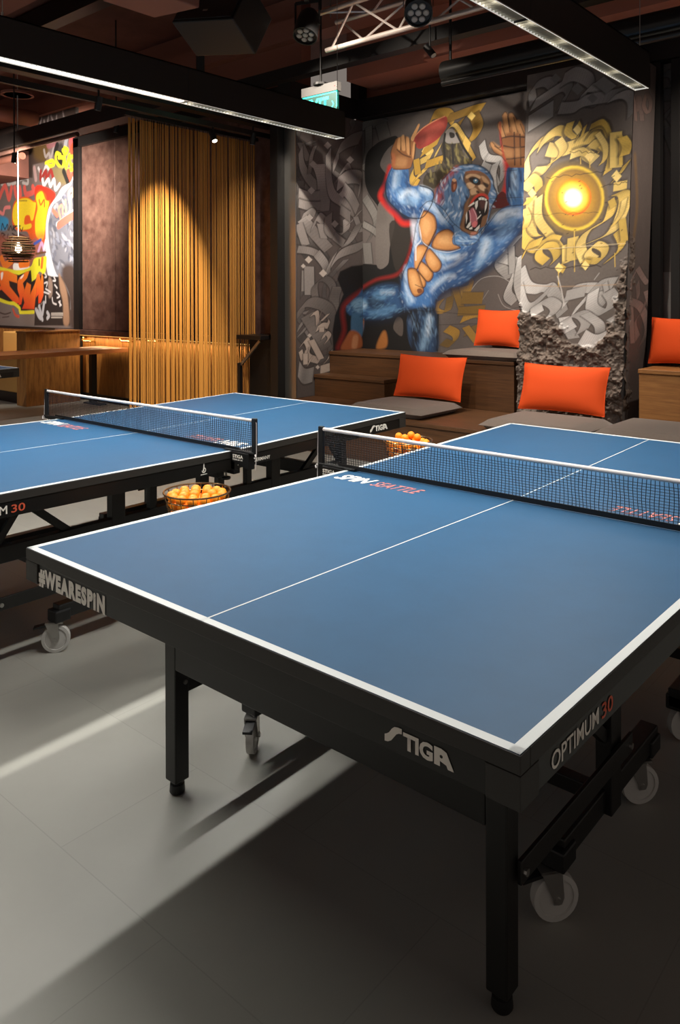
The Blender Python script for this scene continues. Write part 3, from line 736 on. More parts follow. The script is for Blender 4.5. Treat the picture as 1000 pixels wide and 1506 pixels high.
def track_head(u, v, X=None, Y=None, rz=0.0, tilt=0.6, label='', lit=False, hang=0.13):
    p = at(u, v, X=X, Y=Y)
    o = empty('track_spotlight', p, rz, label, 'spotlight', 'track spotlights')
    M = Matrix.Rotation(tilt, 4, 'Y')
    MB().tube([M @ Vector((0, 0, 0.06)), M @ Vector((0, 0, -0.06))], 0.03, 14).build('head', 'black_plastic', o, smooth=True)
    MB().tube([M @ Vector((0, 0, -0.0605)), M @ Vector((0, 0, -0.063))], 0.024, 14).build('lens', 'lamp_led' if lit else 'wheel_grey', o)
    MB().tube([(0, 0, 0.03), (0, 0, hang or CZ - p[2])], 0.009, 8).build('stem', 'black_plastic', o)
    return p
TX = -5.5
tz = at(340, 190, X=TX)[2]
MB().box(TX - 0.02, TX + 0.02, -1.0, 4.75, tz - 0.02, tz + 0.03).build('light_track', 'dark_beam', None, 'black light track in front of the curtain', 'track')
MB().box(TX - 0.06, TX + 0.06, -1.0, 4.75, tz + 0.09, tz + 0.2).build('ceiling_beam', 'dark_beam', None, 'dark beam above the light track left of the long lamp', 'beam')
hp = track_head(313, 200, X=TX, tilt=-0.5, label='lit track spotlight in front of the golden curtain', lit=True)
track_head(145, 152, X=TX, tilt=0.3, label='black track spotlight left of the curtain, unlit')
track_head(372, 204, X=TX, tilt=0.2, label='small black track spotlight above the right end of the curtain')
spot_light('curtain_spot_light', (-5.2, 3.55, 3.52), (-5.86, 3.62, 1.2), 1500, 40, 1.0, (1.0, 0.86, 0.62), 0.02)
ch = empty('track_spotlight', (-5.2, 3.55, 3.57), 0, 'black spotlight above the long lamp aimed at the curtain', 'spotlight', 'track spotlights')
MB().tube([(0, 0, -0.01), (0, 0, 0.14)], 0.04, 12).build('head', 'black_plastic', ch)
MB().tube([(0, 0, 0.14), (0, 0, CZ - 3.6)], 0.008, 8).build('stem', 'black_plastic', ch)

# fittings of the spots that light the painted walls
for i, (nm, p, t, pw, an, bl, c) in enumerate(SPOTS):
    d = (Vector(t) - Vector(p)).normalized(); P = Vector(p)
    o = empty('ceiling_spotlight', P, 0, 'ceiling spotlight aimed at the %s, above the picture' % {'mural': 'ape mural from the ' + ('left' if i == 0 else 'right'), 'wall': 'inner left wall as added fill', 'right': 'oak bench end of the wall as added fill', 'bench': 'benches by the sun column', 'platform': 'left end of the low platform'}[nm], 'spotlight', 'ceiling spotlights')
    MB().tube([-d * 0.02, -d * 0.16], 0.045, 12).build('head', 'black_plastic', o)
    MB().tube([-d * 0.1, (-d[0] * 0.1, -d[1] * 0.1, CZ - P.z)], 0.01, 8).build('stem', 'black_plastic', o)

# orange lit pipe and dark beam of the left room
pa, pb = at(0, 224, Y=3.8), at(186, 163, Y=3.8)
zb_ = pa[2]
MB().tube([(-12.3, 3.8, zb_ - 0.02), (-7.78, 3.8, zb_ - 0.02)], 0.028, 10).build('ceiling_pipe', 'rust_panel', None, 'reddish pipe lit from below in front of the graffiti wall', 'pipe', smooth=True)
MB().box(-12.3, -5.95, 3.75, 3.95, zb_ + 0.02, zb_ + 0.2).build('ceiling_beam', 'dark_beam', None, 'dark beam above the reddish pipe over the graffiti wall', 'beam')
q = track_head(21, 232, Y=3.5, tilt=0.3, label='black spotlight hanging from the reddish pipe near the left edge', hang=0)
spot_light('graffiti_spot_light', (q[0], q[1], q[2] - 0.09), (-10.6, 4.9, 2.4), 820, 130, 1.0, WHITE)
bl = bpy.data.lights.new('pendant_light', 'POINT'); bl.energy = 34; bl.color = WARM; bl.shadow_soft_size = 0.05
bo_ = bpy.data.objects.new('pendant_light', bl); bo_.location = (pc[0], pc[1], pc[2]); COL.objects.link(bo_)
MB().box(-12.5, -11.05, 4.3, 4.88, 3.30, 3.72).build('air_duct', 'brown_ceiling', None, 'brown duct box in front of the graffiti wall at the left edge', 'duct')
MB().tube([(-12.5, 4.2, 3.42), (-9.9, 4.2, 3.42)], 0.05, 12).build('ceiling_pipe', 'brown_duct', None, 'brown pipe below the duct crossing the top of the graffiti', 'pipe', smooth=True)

# big dark pipes at the upper right
p0 = at(655, 108, Y=4.4); p1 = at(1000, 45, Y=4.4)
zz = (p0[2] + p1[2]) / 2
MB().tube([(p0[0], 4.4, p0[2]), (3.5, 4.4, p0[2])], 0.10, 24).build('ceiling_pipe', 'black_pipe', None, 'thick glossy black pipe behind the right lamp', 'pipe', smooth=True)
MB().tube([(p0[0] + 0.05, 4.28, p0[2] - 0.12), (3.5, 4.28, p0[2] - 0.12)], 0.025, 12).build('ceiling_pipe', 'black_pipe', None, 'thin black pipe just under the thick black one', 'pipe', smooth=True)
MB().tube([(p0[0] + 0.05, 4.4, p0[2] + 0.10), (p0[0] + 0.05, 4.4, CZ)], 0.012, 8).build('pipe_hanger', 'dark_trim', None, 'black hanger rod at the left end of the thick pipe', 'hanger')
bz = at(345, 138, Y=4.6)[2]
MB().box(-12.3, 3.5, 4.5, 4.62, bz - 0.02, bz + 0.10).build('ceiling_beam', 'dark_trim', None, 'long black beam behind the truss, crossing to the right', 'beam')
hd = track_head(632, 75, Y=4.42, tilt=-0.7, label='black spotlight on the beam right of the second stage light', hang=0)
spot_light('column_spot_light', (hd[0] + 0.06, hd[1] + 0.02, hd[2] - 0.07), (-2.3, 5.2, 1.45), 300, 74, 1.0, WHITE)
spot_light('column_spot_light', (hd[0] + 0.06, hd[1] + 0.02, hd[2] - 0.07), (-2.29, 5.2, 2.27), 70, 12, 1.0, WHITE)
hd = track_head(171, 187, Y=4.1, tilt=0.3, label='small black spotlight in front of the top of the brown panels', hang=0)
spot_light('panel_spot_light', (hd[0], hd[1], hd[2] - 0.09), (-9.35, 4.9, 2.75), 260, 64, 1.0, WHITE)

# brown bulkhead steps above the mural
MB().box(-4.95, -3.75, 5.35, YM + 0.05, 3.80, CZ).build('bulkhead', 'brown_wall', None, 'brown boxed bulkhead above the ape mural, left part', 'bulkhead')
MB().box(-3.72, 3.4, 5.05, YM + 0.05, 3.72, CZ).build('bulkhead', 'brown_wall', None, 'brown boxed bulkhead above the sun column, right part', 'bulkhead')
# ducts and joists of the ceiling
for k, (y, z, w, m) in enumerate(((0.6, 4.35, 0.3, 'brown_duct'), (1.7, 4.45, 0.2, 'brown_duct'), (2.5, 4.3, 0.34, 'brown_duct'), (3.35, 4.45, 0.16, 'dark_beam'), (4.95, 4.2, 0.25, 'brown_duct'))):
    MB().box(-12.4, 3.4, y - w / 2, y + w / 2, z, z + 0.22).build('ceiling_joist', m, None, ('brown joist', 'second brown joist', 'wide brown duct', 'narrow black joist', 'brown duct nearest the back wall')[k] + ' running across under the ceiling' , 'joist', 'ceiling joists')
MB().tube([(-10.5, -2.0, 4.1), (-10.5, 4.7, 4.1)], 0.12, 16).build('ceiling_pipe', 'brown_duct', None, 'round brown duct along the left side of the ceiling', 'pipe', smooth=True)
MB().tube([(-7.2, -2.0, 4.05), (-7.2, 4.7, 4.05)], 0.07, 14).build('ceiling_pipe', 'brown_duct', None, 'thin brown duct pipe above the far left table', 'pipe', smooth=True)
# loudspeaker and projector
sp = at(325, 35, Y=2.6)
o = empty('loudspeaker', (sp[0], 2.6, sp[2]), 0, 'large black loudspeaker hanging above the left lamp', 'speaker')
M = Matrix.Rotation(-0.5, 4, 'X') @ Matrix.Rotation(0.25, 4, 'Z')
MB().box(-0.27, 0.27, -0.17, 0.17, -0.14, 0.2, M).build('cabinet', 'black_plastic', o, bevel=0.01)
MB().box(-0.25, 0.25, -0.18, -0.171, -0.12, 0.18, M).build('grille', 'dark_beam', o)
MB().box(-0.02, 0.02, -0.183, -0.181, -0.06, -0.045, M).build('badge', 'steel', o)
MB().tube([(0, 0, 0.15), (0, 0, CZ - sp[2])], 0.02, 8).build('bracket', 'black_plastic', o)
pj = at(222, 2, Y=1.9)
o = empty('projector', (pj[0], 1.9, pj[2]), 0, 'grey brown projector at the top edge, left of the speaker', 'projector')
M = Matrix.Rotation(0.1, 4, 'Y')
MB().box(-0.24, 0.24, -0.2, 0.2, -0.02, 0.14, M).build('case', 'brown_duct', o, bevel=0.01)
MB().box(-0.1, 0.0, -0.203, -0.2, 0.02, 0.05, M).build('label_plate', 'wheel_grey', o)
MB().box(0.1, 0.115, -0.19, -0.18, -0.026, -0.02, M).build('indicator', 'red_led', o)
MB().tube([(0, 0, 0.12), (0, 0, CZ - pj[2])], 0.02, 8).build('bracket', 'black_plastic', o)

# exit sign
e0 = at(443, 139, Y=4.2); e1 = at(493, 163, Y=4.2)
o = empty('exit_sign', (e0[0], 4.2, e1[2] - 0.03), 0, 'green illuminated exit sign hanging behind the end of the left lamp', 'sign')
w = e1[0] - e0[0] + 0.02; h = e0[2] - e1[2] - 0.02
h = 0.30
MB().box(0, w, 0, 0.06, 0.215, 0.30).build('housing', 'exit_box', o, bevel=0.003)
MB().box(0.01, w - 0.005, 0.01, 0.03, 0.0, 0.215).build('sign_panel', 'exit_green', o)
f = MB()
for a in ((0.01, w - 0.005, 0.203, 0.215), (0.01, w - 0.005, 0, 0.010), (0.01, 0.02, 0, 0.215), (w - 0.015, w - 0.005, 0, 0.215)):
    f.box(a[0], a[1], 0.008, 0.0095, a[2], a[3])
f.build('border', 'exit_letter', o)
text_mesh('EXIT', (0.045, 0.0085, 0.035), (1, 0, 0), (0, 0, 1), w * 0.66, 0.145, 'exit_letter', o, bold=0.03)
f = MB().prism([(0, 0), (0.012, 0), (0.03, 0.03), (0.012, 0.06), (0, 0.06), (0.018, 0.03)], (w * 0.84, 0.0085, 0.07), (1, 0, 0), (0, 0, 1), (0, -0.001, 0))
f.build('chevron', 'exit_letter', o)
MB().box(w - 0.03, w - 0.022, -0.003, 0, 0.255, 0.263).build('indicator', 'red_led', o)
MB().tube([(w / 2, 0.03, 0.30), (w / 2, 0.03, CZ - e1[2])], 0.01, 8).build('stem', 'dark_trim', o)
MB().lathe([(0.07, 0.0), (0.07, 0.02), (0.02, 0.03)], (w / 2, 0.03, 0.30), 16).build('canopy', 'dark_trim', o)
# ------------------------------------------------------------------ painted walls (a small brush engine on wall-space grids)
class Canvas:
    """colour grid lying on a wall. f maps a photograph point to (a, b) metres on that wall"""
    def __init__(s, a0, a1, b0, b1, cell, base, plane):
        s.na = int((a1 - a0) / cell) + 1; s.nb = int((b1 - b0) / cell) + 1; s.a0, s.b0, s.c = a0, b0, cell
        s.A, s.B = np.meshgrid(a0 + np.arange(s.na) * cell, b0 + np.arange(s.nb) * cell)
        s.img = np.empty((s.nb, s.na, 3)); s.img[:] = base; s.plane = plane; s.T = lambda x, y: (x, y)
        s.rnd = random.Random(11)
    def zone(s, sc, ox, oy): s.T = lambda x, y: (ox + x * sc, oy + y * sc)   # authoring frame: a zoomed view
    def w(s, pts):
        out = []
        for x, y in pts:
            u, v = s.T(x, y); p = at(u, v, **s.plane)
            out.append((p[1] if 'X' in s.plane else p[0], p[2]))
        return np.array(out)
    def win(s, P, pad):
        i0 = max(0, int((P[:, 0].min() - pad - s.a0) / s.c)); i1 = min(s.na, int((P[:, 0].max() + pad - s.a0) / s.c) + 2)
        j0 = max(0, int((P[:, 1].min() - pad - s.b0) / s.c)); j1 = min(s.nb, int((P[:, 1].max() + pad - s.b0) / s.c) + 2)
        return (i0, i1, j0, j1) if i1 > i0 and j1 > j0 else None
    def put(s, wn, al, col):
        i0, i1, j0, j1 = wn; r = s.img[j0:j1, i0:i1]
        s.img[j0:j1, i0:i1] = r * (1 - al[..., None]) + np.asarray(col) * al[..., None]
    def polyw(s, P, col, al=1.0, soft=None, col2=None, grad=None):
        soft = soft or s.c * 1.2; wn = s.win(P, soft)
        if wn is None: return
        i0, i1, j0, j1 = wn; X = s.A[j0:j1, i0:i1]; Y = s.B[j0:j1, i0:i1]
        ins = np.zeros(X.shape, bool); d2 = np.full(X.shape, 1e9)
        Q = np.roll(P, -1, 0)
        for (x0, y0), (x1, y1) in zip(P, Q):
            if y0 != y1:
                c = (y0 > Y) != (y1 > Y); ins ^= c & (X < (x1 - x0) * (Y - y0) / (y1 - y0) + x0)
            dx, dy = x1 - x0, y1 - y0; q = dx * dx + dy * dy + 1e-12
            t = np.clip(((X - x0) * dx + (Y - y0) * dy) / q, 0, 1)
            d2 = np.minimum(d2, (X - x0 - t * dx) ** 2 + (Y - y0 - t * dy) ** 2)
        sd = np.sqrt(d2) * np.where(ins, -1, 1)
        a = np.clip(0.5 - sd / soft, 0, 1) * al
        if col2 is not None:
            g = np.asarray(grad); g = g / np.hypot(*g); k = P @ g; t = np.clip(((X * g[0] + Y * g[1]) - k.min()) / (k.max() - k.min() + 1e-9), 0, 1)[..., None]
            col = np.asarray(col) * (1 - t) + np.asarray(col2) * t
        s.put(wn, a, col)
    def poly(s, pts, col, al=1.0, soft=0, smooth=False, col2=None, grad=(0, 1)):
        P = s.w(crv(pts, True) if smooth else pts)
        s.polyw(P, lin(col), al, soft or None, lin(col2) if col2 else None, grad)
    def line(s, pts, wd, col, al=1.0, soft=0.004, smooth=True, taper=False):
        """round brush; wd in metres"""
        P = s.w(crv(pts) if smooth and len(pts) > 2 else pts); wn = s.win(P, wd + soft)
        if wn is None: return
        i0, i1, j0, j1 = wn; X = s.A[j0:j1, i0:i1]; Y = s.B[j0:j1, i0:i1]; best = np.full(X.shape, 1e9); n = len(P) - 1
        for k in range(n):
            x0, y0 = P[k]; x1, y1 = P[k + 1]; dx, dy = x1 - x0, y1 - y0; q = dx * dx + dy * dy + 1e-12
            t = np.clip(((X - x0) * dx + (Y - y0) * dy) / q, 0, 1); d = np.hypot(X - x0 - t * dx, Y - y0 - t * dy)
            r = wd / 2
            if taper: r = r * (1 - np.abs(2 * (k + t) / n - 1) ** 2) + 0.001
            best = np.minimum(best, d - r)
        s.put(wn, np.clip(0.5 - best / soft, 0, 1) * al, lin(col))
    def nib(s, pts, wd, ang, col, col2=None, edge=(28, 25, 24), ew=0.010, al=1.0, shade=0.35):
        """calligraphy ribbon: a flat nib of width wd (m) at angle ang (deg), with a dark shadow along its rim"""
        P = s.w(crv(pts, n=7) if len(pts) > 2 else pts); v = np.array([cos(radians(ang)), sin(radians(ang))]) * wd / 2
        c1 = np.array(lin(col)); c2 = np.array(lin(col2 or col)); n = len(P) - 1
        if edge is not None:
            ve = v * (1 + 2 * ew / wd)
            for k in range(n): s.polyw(np.array([P[k] - ve, P[k + 1] - ve, P[k + 1] + ve, P[k] + ve]), lin(edge), 0.75 * al, ew * 1.6)
        for k in range(n):
            t = (k + 0.5) / n; c = c1 * (1 - t) + c2 * t
            c = c * (1 - shade * (0.5 + 0.5 * sin(t * 7.0 + ang)))
            s.polyw(np.array([P[k] - v, P[k + 1] - v, P[k + 1] + v, P[k] + v]), c, al, s.c)
    def fur(s, pts, cols, n, ln, wd, ang, spread=25, al=0.55, seed=1):
        """short brush strokes scattered over a polygon, ang may be a function of position"""
        r = random.Random(seed); P = pts; xs = [p[0] for p in P]; ys = [p[1] for p in P]; k = 0; tries = 0
        while k < n and tries < n * 12:
            tries += 1; x = r.uniform(min(xs), max(xs)); y = r.uniform(min(ys), max(ys))
            if not inside(P, x, y): continue
            a = radians((ang(x, y) if callable(ang) else ang) + r.uniform(-spread, spread)); L_ = ln * r.uniform(0.5, 1.3)
            dx, dy = cos(a) * L_, sin(a) * L_
            s.line([(x - dx / 2, y - dy / 2), (x, y + dx * 0.04), (x + dx / 2, y + dy / 2)], wd * r.uniform(0.7, 1.6), r.choice(cols), al, 0.014, smooth=False, taper=True); k += 1
    def noise(s, amt, cells):
        rs = np.random.RandomState(3)
        s.img *= (1 + amt * (fract(s.img.shape[:2], cells, rs)[..., None] - 0.5))
    def mesh(s, name, parent, relief=None, lean=0.0, off=0.0, loc=(0, 0, 0), sgn=-1):
        n = s.na * s.nb; co = np.zeros((n, 3)); r = (relief if relief is not None else np.zeros((s.nb, s.na))).ravel()
        A = s.A.ravel(); B = s.B.ravel()
        if 'X' in s.plane: co[:, 0] = s.plane['X'] + r; co[:, 1] = A
        else: co[:, 1] = s.plane['Y'] - r; co[:, 0] = A
        co[:, 2] = B
        if lean: co[:, 0] += (B - 0.8) * lean
        co -= np.array(loc)
        i = np.arange(s.na - 1)[None, :] + (np.arange(s.nb - 1) * s.na)[:, None]; i = i.ravel()
        q = np.stack([i, i + 1, i + 1 + s.na, i + s.na], 1).astype(np.int32)
        me = bpy.data.meshes.new(name); me.vertices.add(n); me.vertices.foreach_set('co', co.ravel())
        me.loops.add(q.size); me.loops.foreach_set('vertex_index', q.ravel()); me.polygons.add(len(q))
        me.polygons.foreach_set('loop_start', np.arange(0, q.size, 4, dtype=np.int32)); me.update(calc_edges=True)
        me.polygons.foreach_set('use_smooth', np.ones(len(q), bool))
        at_ = me.color_attributes.new('paint', 'FLOAT_COLOR', 'POINT'); c = np.ones((n, 4), np.float32); c[:, :3] = np.clip(s.img.reshape(-1, 3), 0, 1)
        at_.data.foreach_set('color', c.ravel()); me.materials.append(MATS['wall_paint'])
        return link(bpy.data.objects.new(name, me), parent)
def lin(c): return srgb(c)
def inside(P, x, y):
    c = False; n = len(P)
    for i in range(n):
        x0, y0 = P[i]; x1, y1 = P[i - 1]
        if (y0 > y) != (y1 > y) and x < (x1 - x0) * (y - y0) / (y1 - y0) + x0: c = not c
    return c
def crv(pts, closed=False, n=5):
    """Catmull-Rom through the points"""
    P = [np.array(p, float) for p in pts]; m = len(P); out = []
    for i in range(m if closed else m - 1):
        p0 = P[(i - 1) % m] if closed or i > 0 else P[0]; p1 = P[i]; p2 = P[(i + 1) % m]; p3 = P[(i + 2) % m] if closed or i + 2 < m else P[-1]
        for k in range(n):
            t = k / n; out.append(tuple(0.5 * (2 * p1 + (p2 - p0) * t + (2 * p0 - 5 * p1 + 4 * p2 - p3) * t * t + (3 * p1 - p0 - 3 * p2 + p3) * t ** 3)))
    if not closed: out.append(tuple(P[-1]))
    return out
def fract(shape, cells, rs, octs=4):
    out = np.zeros(shape); amp = 1; tot = 0
    for o in range(octs):
        ny, nx = max(2, int(cells * shape[0] / shape[1]) * 2 ** o + 2), cells * 2 ** o + 2
        g = rs.rand(ny + 1, nx + 1); y = np.linspace(0, ny - 1.001, shape[0]); x = np.linspace(0, nx - 1.001, shape[1])
        yi = y.astype(int); xi = x.astype(int); fy = (y - yi)[:, None]; fx = (x - xi)[None, :]; fy = fy * fy * (3 - 2 * fy); fx = fx * fx * (3 - 2 * fx)
        a = g[yi][:, xi]; b = g[yi][:, xi + 1]; c = g[yi + 1][:, xi]; d = g[yi + 1][:, xi + 1]
        out += amp * ((a * (1 - fx) + b * fx) * (1 - fy) + (c * (1 - fx) + d * fx) * fy); tot += amp; amp *= 0.55
    return out / tot
WALLC = lin((98, 91, 89))
SIL = (168, 165, 164); SILD = (104, 100, 98); SILL = (205, 204, 204)
GLD = (206, 166, 70); GLDD = (150, 116, 46); GLDL = (244, 214, 128)
BLU = (66, 112, 168); BLD = (26, 48, 88); BLL = (150, 186, 222); BLK = (14, 12, 13)

# ---------------- ape mural
g = Canvas(-5.1, -1.6, 0.86, 3.46, 0.0050, WALLC, dict(Y=YM))
g.zone(0.28, 500, 150)
# silver letters by the corner
for pts, w_, a_ in (([(110, 130), (190, 110), (240, 120)], 0.12, 60), ([(150, 130), (150, 230), (135, 330)], 0.10, 10), ([(120, 330), (190, 390), (200, 470)], 0.10, 30),
                    ([(130, 500), (190, 620), (150, 730)], 0.10, 40), ([(120, 640), (200, 700), (210, 820)], 0.07, 60), ([(215, 115), (235, 190)], 0.16, 10), ([(140, 740), (150, 850)], 0.12, 0)):
    g.nib(pts, w_, a_, (130, 127, 124), SILD)
# black silhouette
g.poly([(238, 195), (292, 178), (306, 205), (262, 235), (228, 280), (212, 335), (250, 388), (262, 420), (230, 480), (262, 560), (300, 600), (300, 700), (270, 860), (200, 870), (215, 600), (150, 480), (130, 400), (138, 280), (190, 220)], BLK, smooth=True)
g.poly([(215, 560), (300, 560), (400, 640), (400, 760), (310, 910), (380, 1060), (520, 1080), (515, 1310), (-200, 1310), (-200, 900), (0, 875), (130, 850), (262, 862), (290, 640)], BLK)
g.poly([(200, 540), (262, 560), (288, 640), (262, 760), (250, 855), (190, 850)], (104, 98, 95), smooth=True)
g.poly([(300, 1130), (330, 1150), (325, 1230), (280, 1190)], (90, 82, 78), smooth=True, al=0.8)
g.poly([(260, 640), (360, 640), (380, 700), (340, 820), (290, 880)], (44, 38, 34), smooth=True, al=0.9)
# gold calligraphy behind the head
for pts, w_, a_, c_ in (([(470, 130), (490, 70), (560, 60), (600, 100)], 0.12, 60, GLDD), ([(560, 90), (640, 60), (700, 40), (750, 30)], 0.12, 50, GLDD), ([(700, 60), (725, 130), (690, 200), (650, 230)], 0.13, 20, GLDD),
                    ([(640, 90), (610, 160), (660, 210)], 0.09, 30, GLDD), ([(560, 150), (600, 120), (640, 170), (680, 250), (705, 300)], 0.05, 40, GLDL), ([(650, 200), (680, 240)], 0.10, 70, GLDL),
                    ([(440, 240), (480, 280), (400, 330), (375, 400), (410, 430)], 0.10, 55, GLDL), ([(520, 240), (480, 320), (400, 400), (380, 440)], 0.12, 50, GLDL), ([(400, 300), (410, 380)], 0.08, 10, GLD),
                    ([(430, 270), (520, 200)], 0.10, 60, GLD), ([(450, 330), (560, 300), (590, 360)], 0.09, 70, GLD), ([(585, 330), (585, 360)], 0.12, 20, GLD)):
    g.nib(pts, w_, a_, c_, GLD, shade=0.3)
g.poly([(690, 50), (712, 72), (692, 98), (668, 76)], GLDL)
# stone figure and dark ruins behind the head
g.poly([(440, 440), (450, 380), (510, 360), (540, 300), (530, 230), (560, 200), (610, 200), (640, 240), (650, 290), (685, 300), (690, 330), (620, 340), (560, 390), (510, 450)], (66, 58, 44), smooth=True)
g.poly([(552, 165), (570, 142), (595, 145), (612, 170), (635, 210), (560, 215)], (150, 146, 144), smooth=True)
g.poly([(575, 160), (600, 165), (600, 185), (580, 188)], (40, 36, 36), smooth=True)
g.fur([(450, 440), (460, 380), (540, 300), (540, 220), (640, 220), (690, 320), (560, 380)], [(120, 112, 70), (150, 140, 90), (40, 36, 32), (90, 82, 66)], 80, 40, 0.02, 75, 30, 0.7, 3)
g.line([(552, 168), (545, 230), (552, 300)], 0.025, (26, 22, 22)); g.line([(612, 165), (650, 240), (690, 300)], 0.025, (26, 22, 22)); g.line([(590, 225), (595, 320)], 0.03, (36, 32, 30))
# silver tags
for pts, w_, a_ in (([(745, 215), (770, 290), (850, 310), (850, 400), (800, 480)], 0.09, 40), ([(770, 290), (750, 330), (800, 360), (830, 440)], 0.08, 60), ([(820, 320), (800, 400), (820, 540)], 0.09, 20),
                    ([(945, 700), (880, 770), (840, 850), (900, 920)], 0.13, 20), ([(850, 820), (930, 860), (880, 1000), (920, 1050)], 0.12, 40), ([(900, 760), (905, 900)], 0.07, 10), ([(960, 800), (940, 950), (980, 1060)], 0.13, 30)):
    g.nib(pts, w_, a_, SILL, SIL, shade=0.3)
g.line([(680, 1000), (740, 930), (830, 915), (900, 950)], 0.008, SIL, 0.8); g.line([(780, 990), (730, 1060), (700, 1040)], 0.006, SIL, 0.5); g.line([(830, 1010), (860, 1070), (925, 1095)], 0.007, SIL, 0.7)
# gold at the lower right
for pts, w_, a_ in (([(680, 940), (690, 980), (610, 1000), (590, 960)], 0.12, 70), ([(530, 1040), (500, 1090), (560, 1100), (580, 1020)], 0.10, 20), ([(600, 970), (640, 1090)], 0.08, 10), ([(640, 1030), (750, 1030)], 0.12, 80),
                    ([(560, 1190), (610, 1220), (590, 1270), (540, 1260)], 0.11, 40), ([(640, 1140), (730, 1110), (740, 1170), (660, 1210)], 0.10, 60), ([(660, 1180), (720, 1260)], 0.09, 20), ([(620, 1100), (760, 1090)], 0.09, 80)):
    g.nib(pts, w_, a_, (176, 138, 60), (120, 98, 58), edge=(80, 70, 58), shade=0.35)
# red rim light
RIM = (196, 40, 32)
g.line([(262, 345), (240, 430), (212, 492), (245, 545), (290, 590), (330, 635), (385, 632)], 0.07, RIM, 0.9, 0.04)
g.line([(385, 632), (382, 720), (352, 830), (300, 905), (190, 935), (100, 990), (30, 1060), (15, 1200)], 0.035, (140, 28, 24), 0.85, 0.04)
g.line([(870, 300), (880, 400), (862, 480), (850, 530)], 0.06, RIM, 0.85, 0.04)
g.poly([(850, 470), (900, 520), (960, 545), (800, 560), (790, 545)], (92, 20, 18), smooth=True)
# arms and body
LA = [(272, 345), (352, 345), (362, 400), (372, 438), (420, 440), (470, 455), (492, 482), (480, 540), (440, 600), (400, 612), (345, 600), (280, 548), (245, 500), (240, 430)]
g.poly(LA, BLU, smooth=True, soft=0.02)
TO = [(420, 560), (470, 520), (540, 560), (600, 640), (700, 700), (770, 640), (850, 560), (962, 540), (962, 650), (900, 740), (820, 830), (720, 905), (640, 962), (560, 985), (505, 1040), (490, 1095), (400, 1092), (335, 1098), (312, 1000), (330, 905), (360, 835), (384, 745), (400, 640)]
g.poly(TO, BLU, smooth=True, soft=0.02)
g.poly([(312, 1000), (300, 952), (200, 955), (95, 1015), (35, 1075), (50, 1118), (140, 1150), (250, 1142), (335, 1098)], (44, 78, 118), smooth=True, soft=0.02)
g.poly([(65, 1110), (125, 1140), (110, 1230), (62, 1230)], (60, 96, 128), smooth=True, soft=0.03)
g.poly([(372, 1095), (492, 1085), (512, 1180), (508, 1308), (388, 1308), (352, 1190)], (40, 66, 98), smooth=True, soft=0.02)
g.poly([(885, 340), (968, 340), (968, 548), (890, 535), (872, 440)], BLU, smooth=True, soft=0.02)
g.poly([(885, 350), (905, 350), (900, 520), (876, 470)], BLD, smooth=True, soft=0.04)
# modelling of the muscles
for P, c, a in (([(250, 480), (300, 520), (380, 540), (430, 590), (340, 590), (265, 535)], BLD, 0.55), ([(300, 470), (370, 455), (420, 490), (400, 540), (320, 530)], BLL, 0.7), ([(290, 360), (320, 360), (310, 440), (270, 470)], BLL, 0.6), ([(345, 360), (362, 430), (350, 450)], BLD, 0.7),
                ([(420, 445), (480, 465), (470, 500), (420, 480)], BLL, 0.75), ([(440, 520), (480, 500), (560, 580), (570, 660), (500, 600)], BLL, 0.45), ([(740, 720), (790, 700), (800, 760), (750, 850), (710, 870)], BLL, 0.65), ([(830, 650), (930, 600), (900, 700), (830, 740)], BLL, 0.45),
                ([(800, 600), (880, 560), (950, 560), (900, 600), (820, 640)], (190, 206, 222), 0.6), ([(720, 720), (730, 780), (640, 870), (560, 880), (640, 800)], BLD, 0.45), ([(520, 930), (640, 880), (700, 900), (560, 970), (480, 1030)], BLD, 0.4), ([(460, 960), (560, 900), (600, 910), (500, 970)], BLL, 0.5),
                ([(750, 620), (800, 660), (900, 640), (820, 690), (740, 690)], BLD, 0.55), ([(370, 620), (400, 600), (410, 700), (395, 790)], (200, 210, 226), 0.8), ([(470, 770), (600, 800), (640, 790), (560, 840), (520, 830)], BLL, 0.75), ([(900, 380), (930, 360), (930, 480), (910, 500)], BLL, 0.6),
                ([(60, 1060), (110, 1030), (150, 1060), (100, 1110)], (120, 158, 184), 0.6), ([(180, 1000), (280, 980), (260, 1020), (170, 1060)], (98, 140, 176), 0.6), ([(160, 1090), (290, 1070), (260, 1120), (170, 1130)], (98, 140, 176), 0.5), ([(150, 1020), (240, 1060), (160, 1090)], (20, 30, 46), 0.6),
                ([(460, 1110), (490, 1110), (480, 1230), (440, 1300), (420, 1280)], (128, 160, 190), 0.7), ([(385, 1130), (420, 1150), (400, 1240), (380, 1300)], (16, 20, 30), 0.7), ([(360, 1150), (385, 1130), (380, 1180)], (110, 130, 160), 0.5), ([(335, 880), (355, 870), (350, 960), (390, 1040), (345, 1060)], BLL, 0.6)):
    g.poly(P, c, a, 0.05, True)
WH = (222, 232, 244)
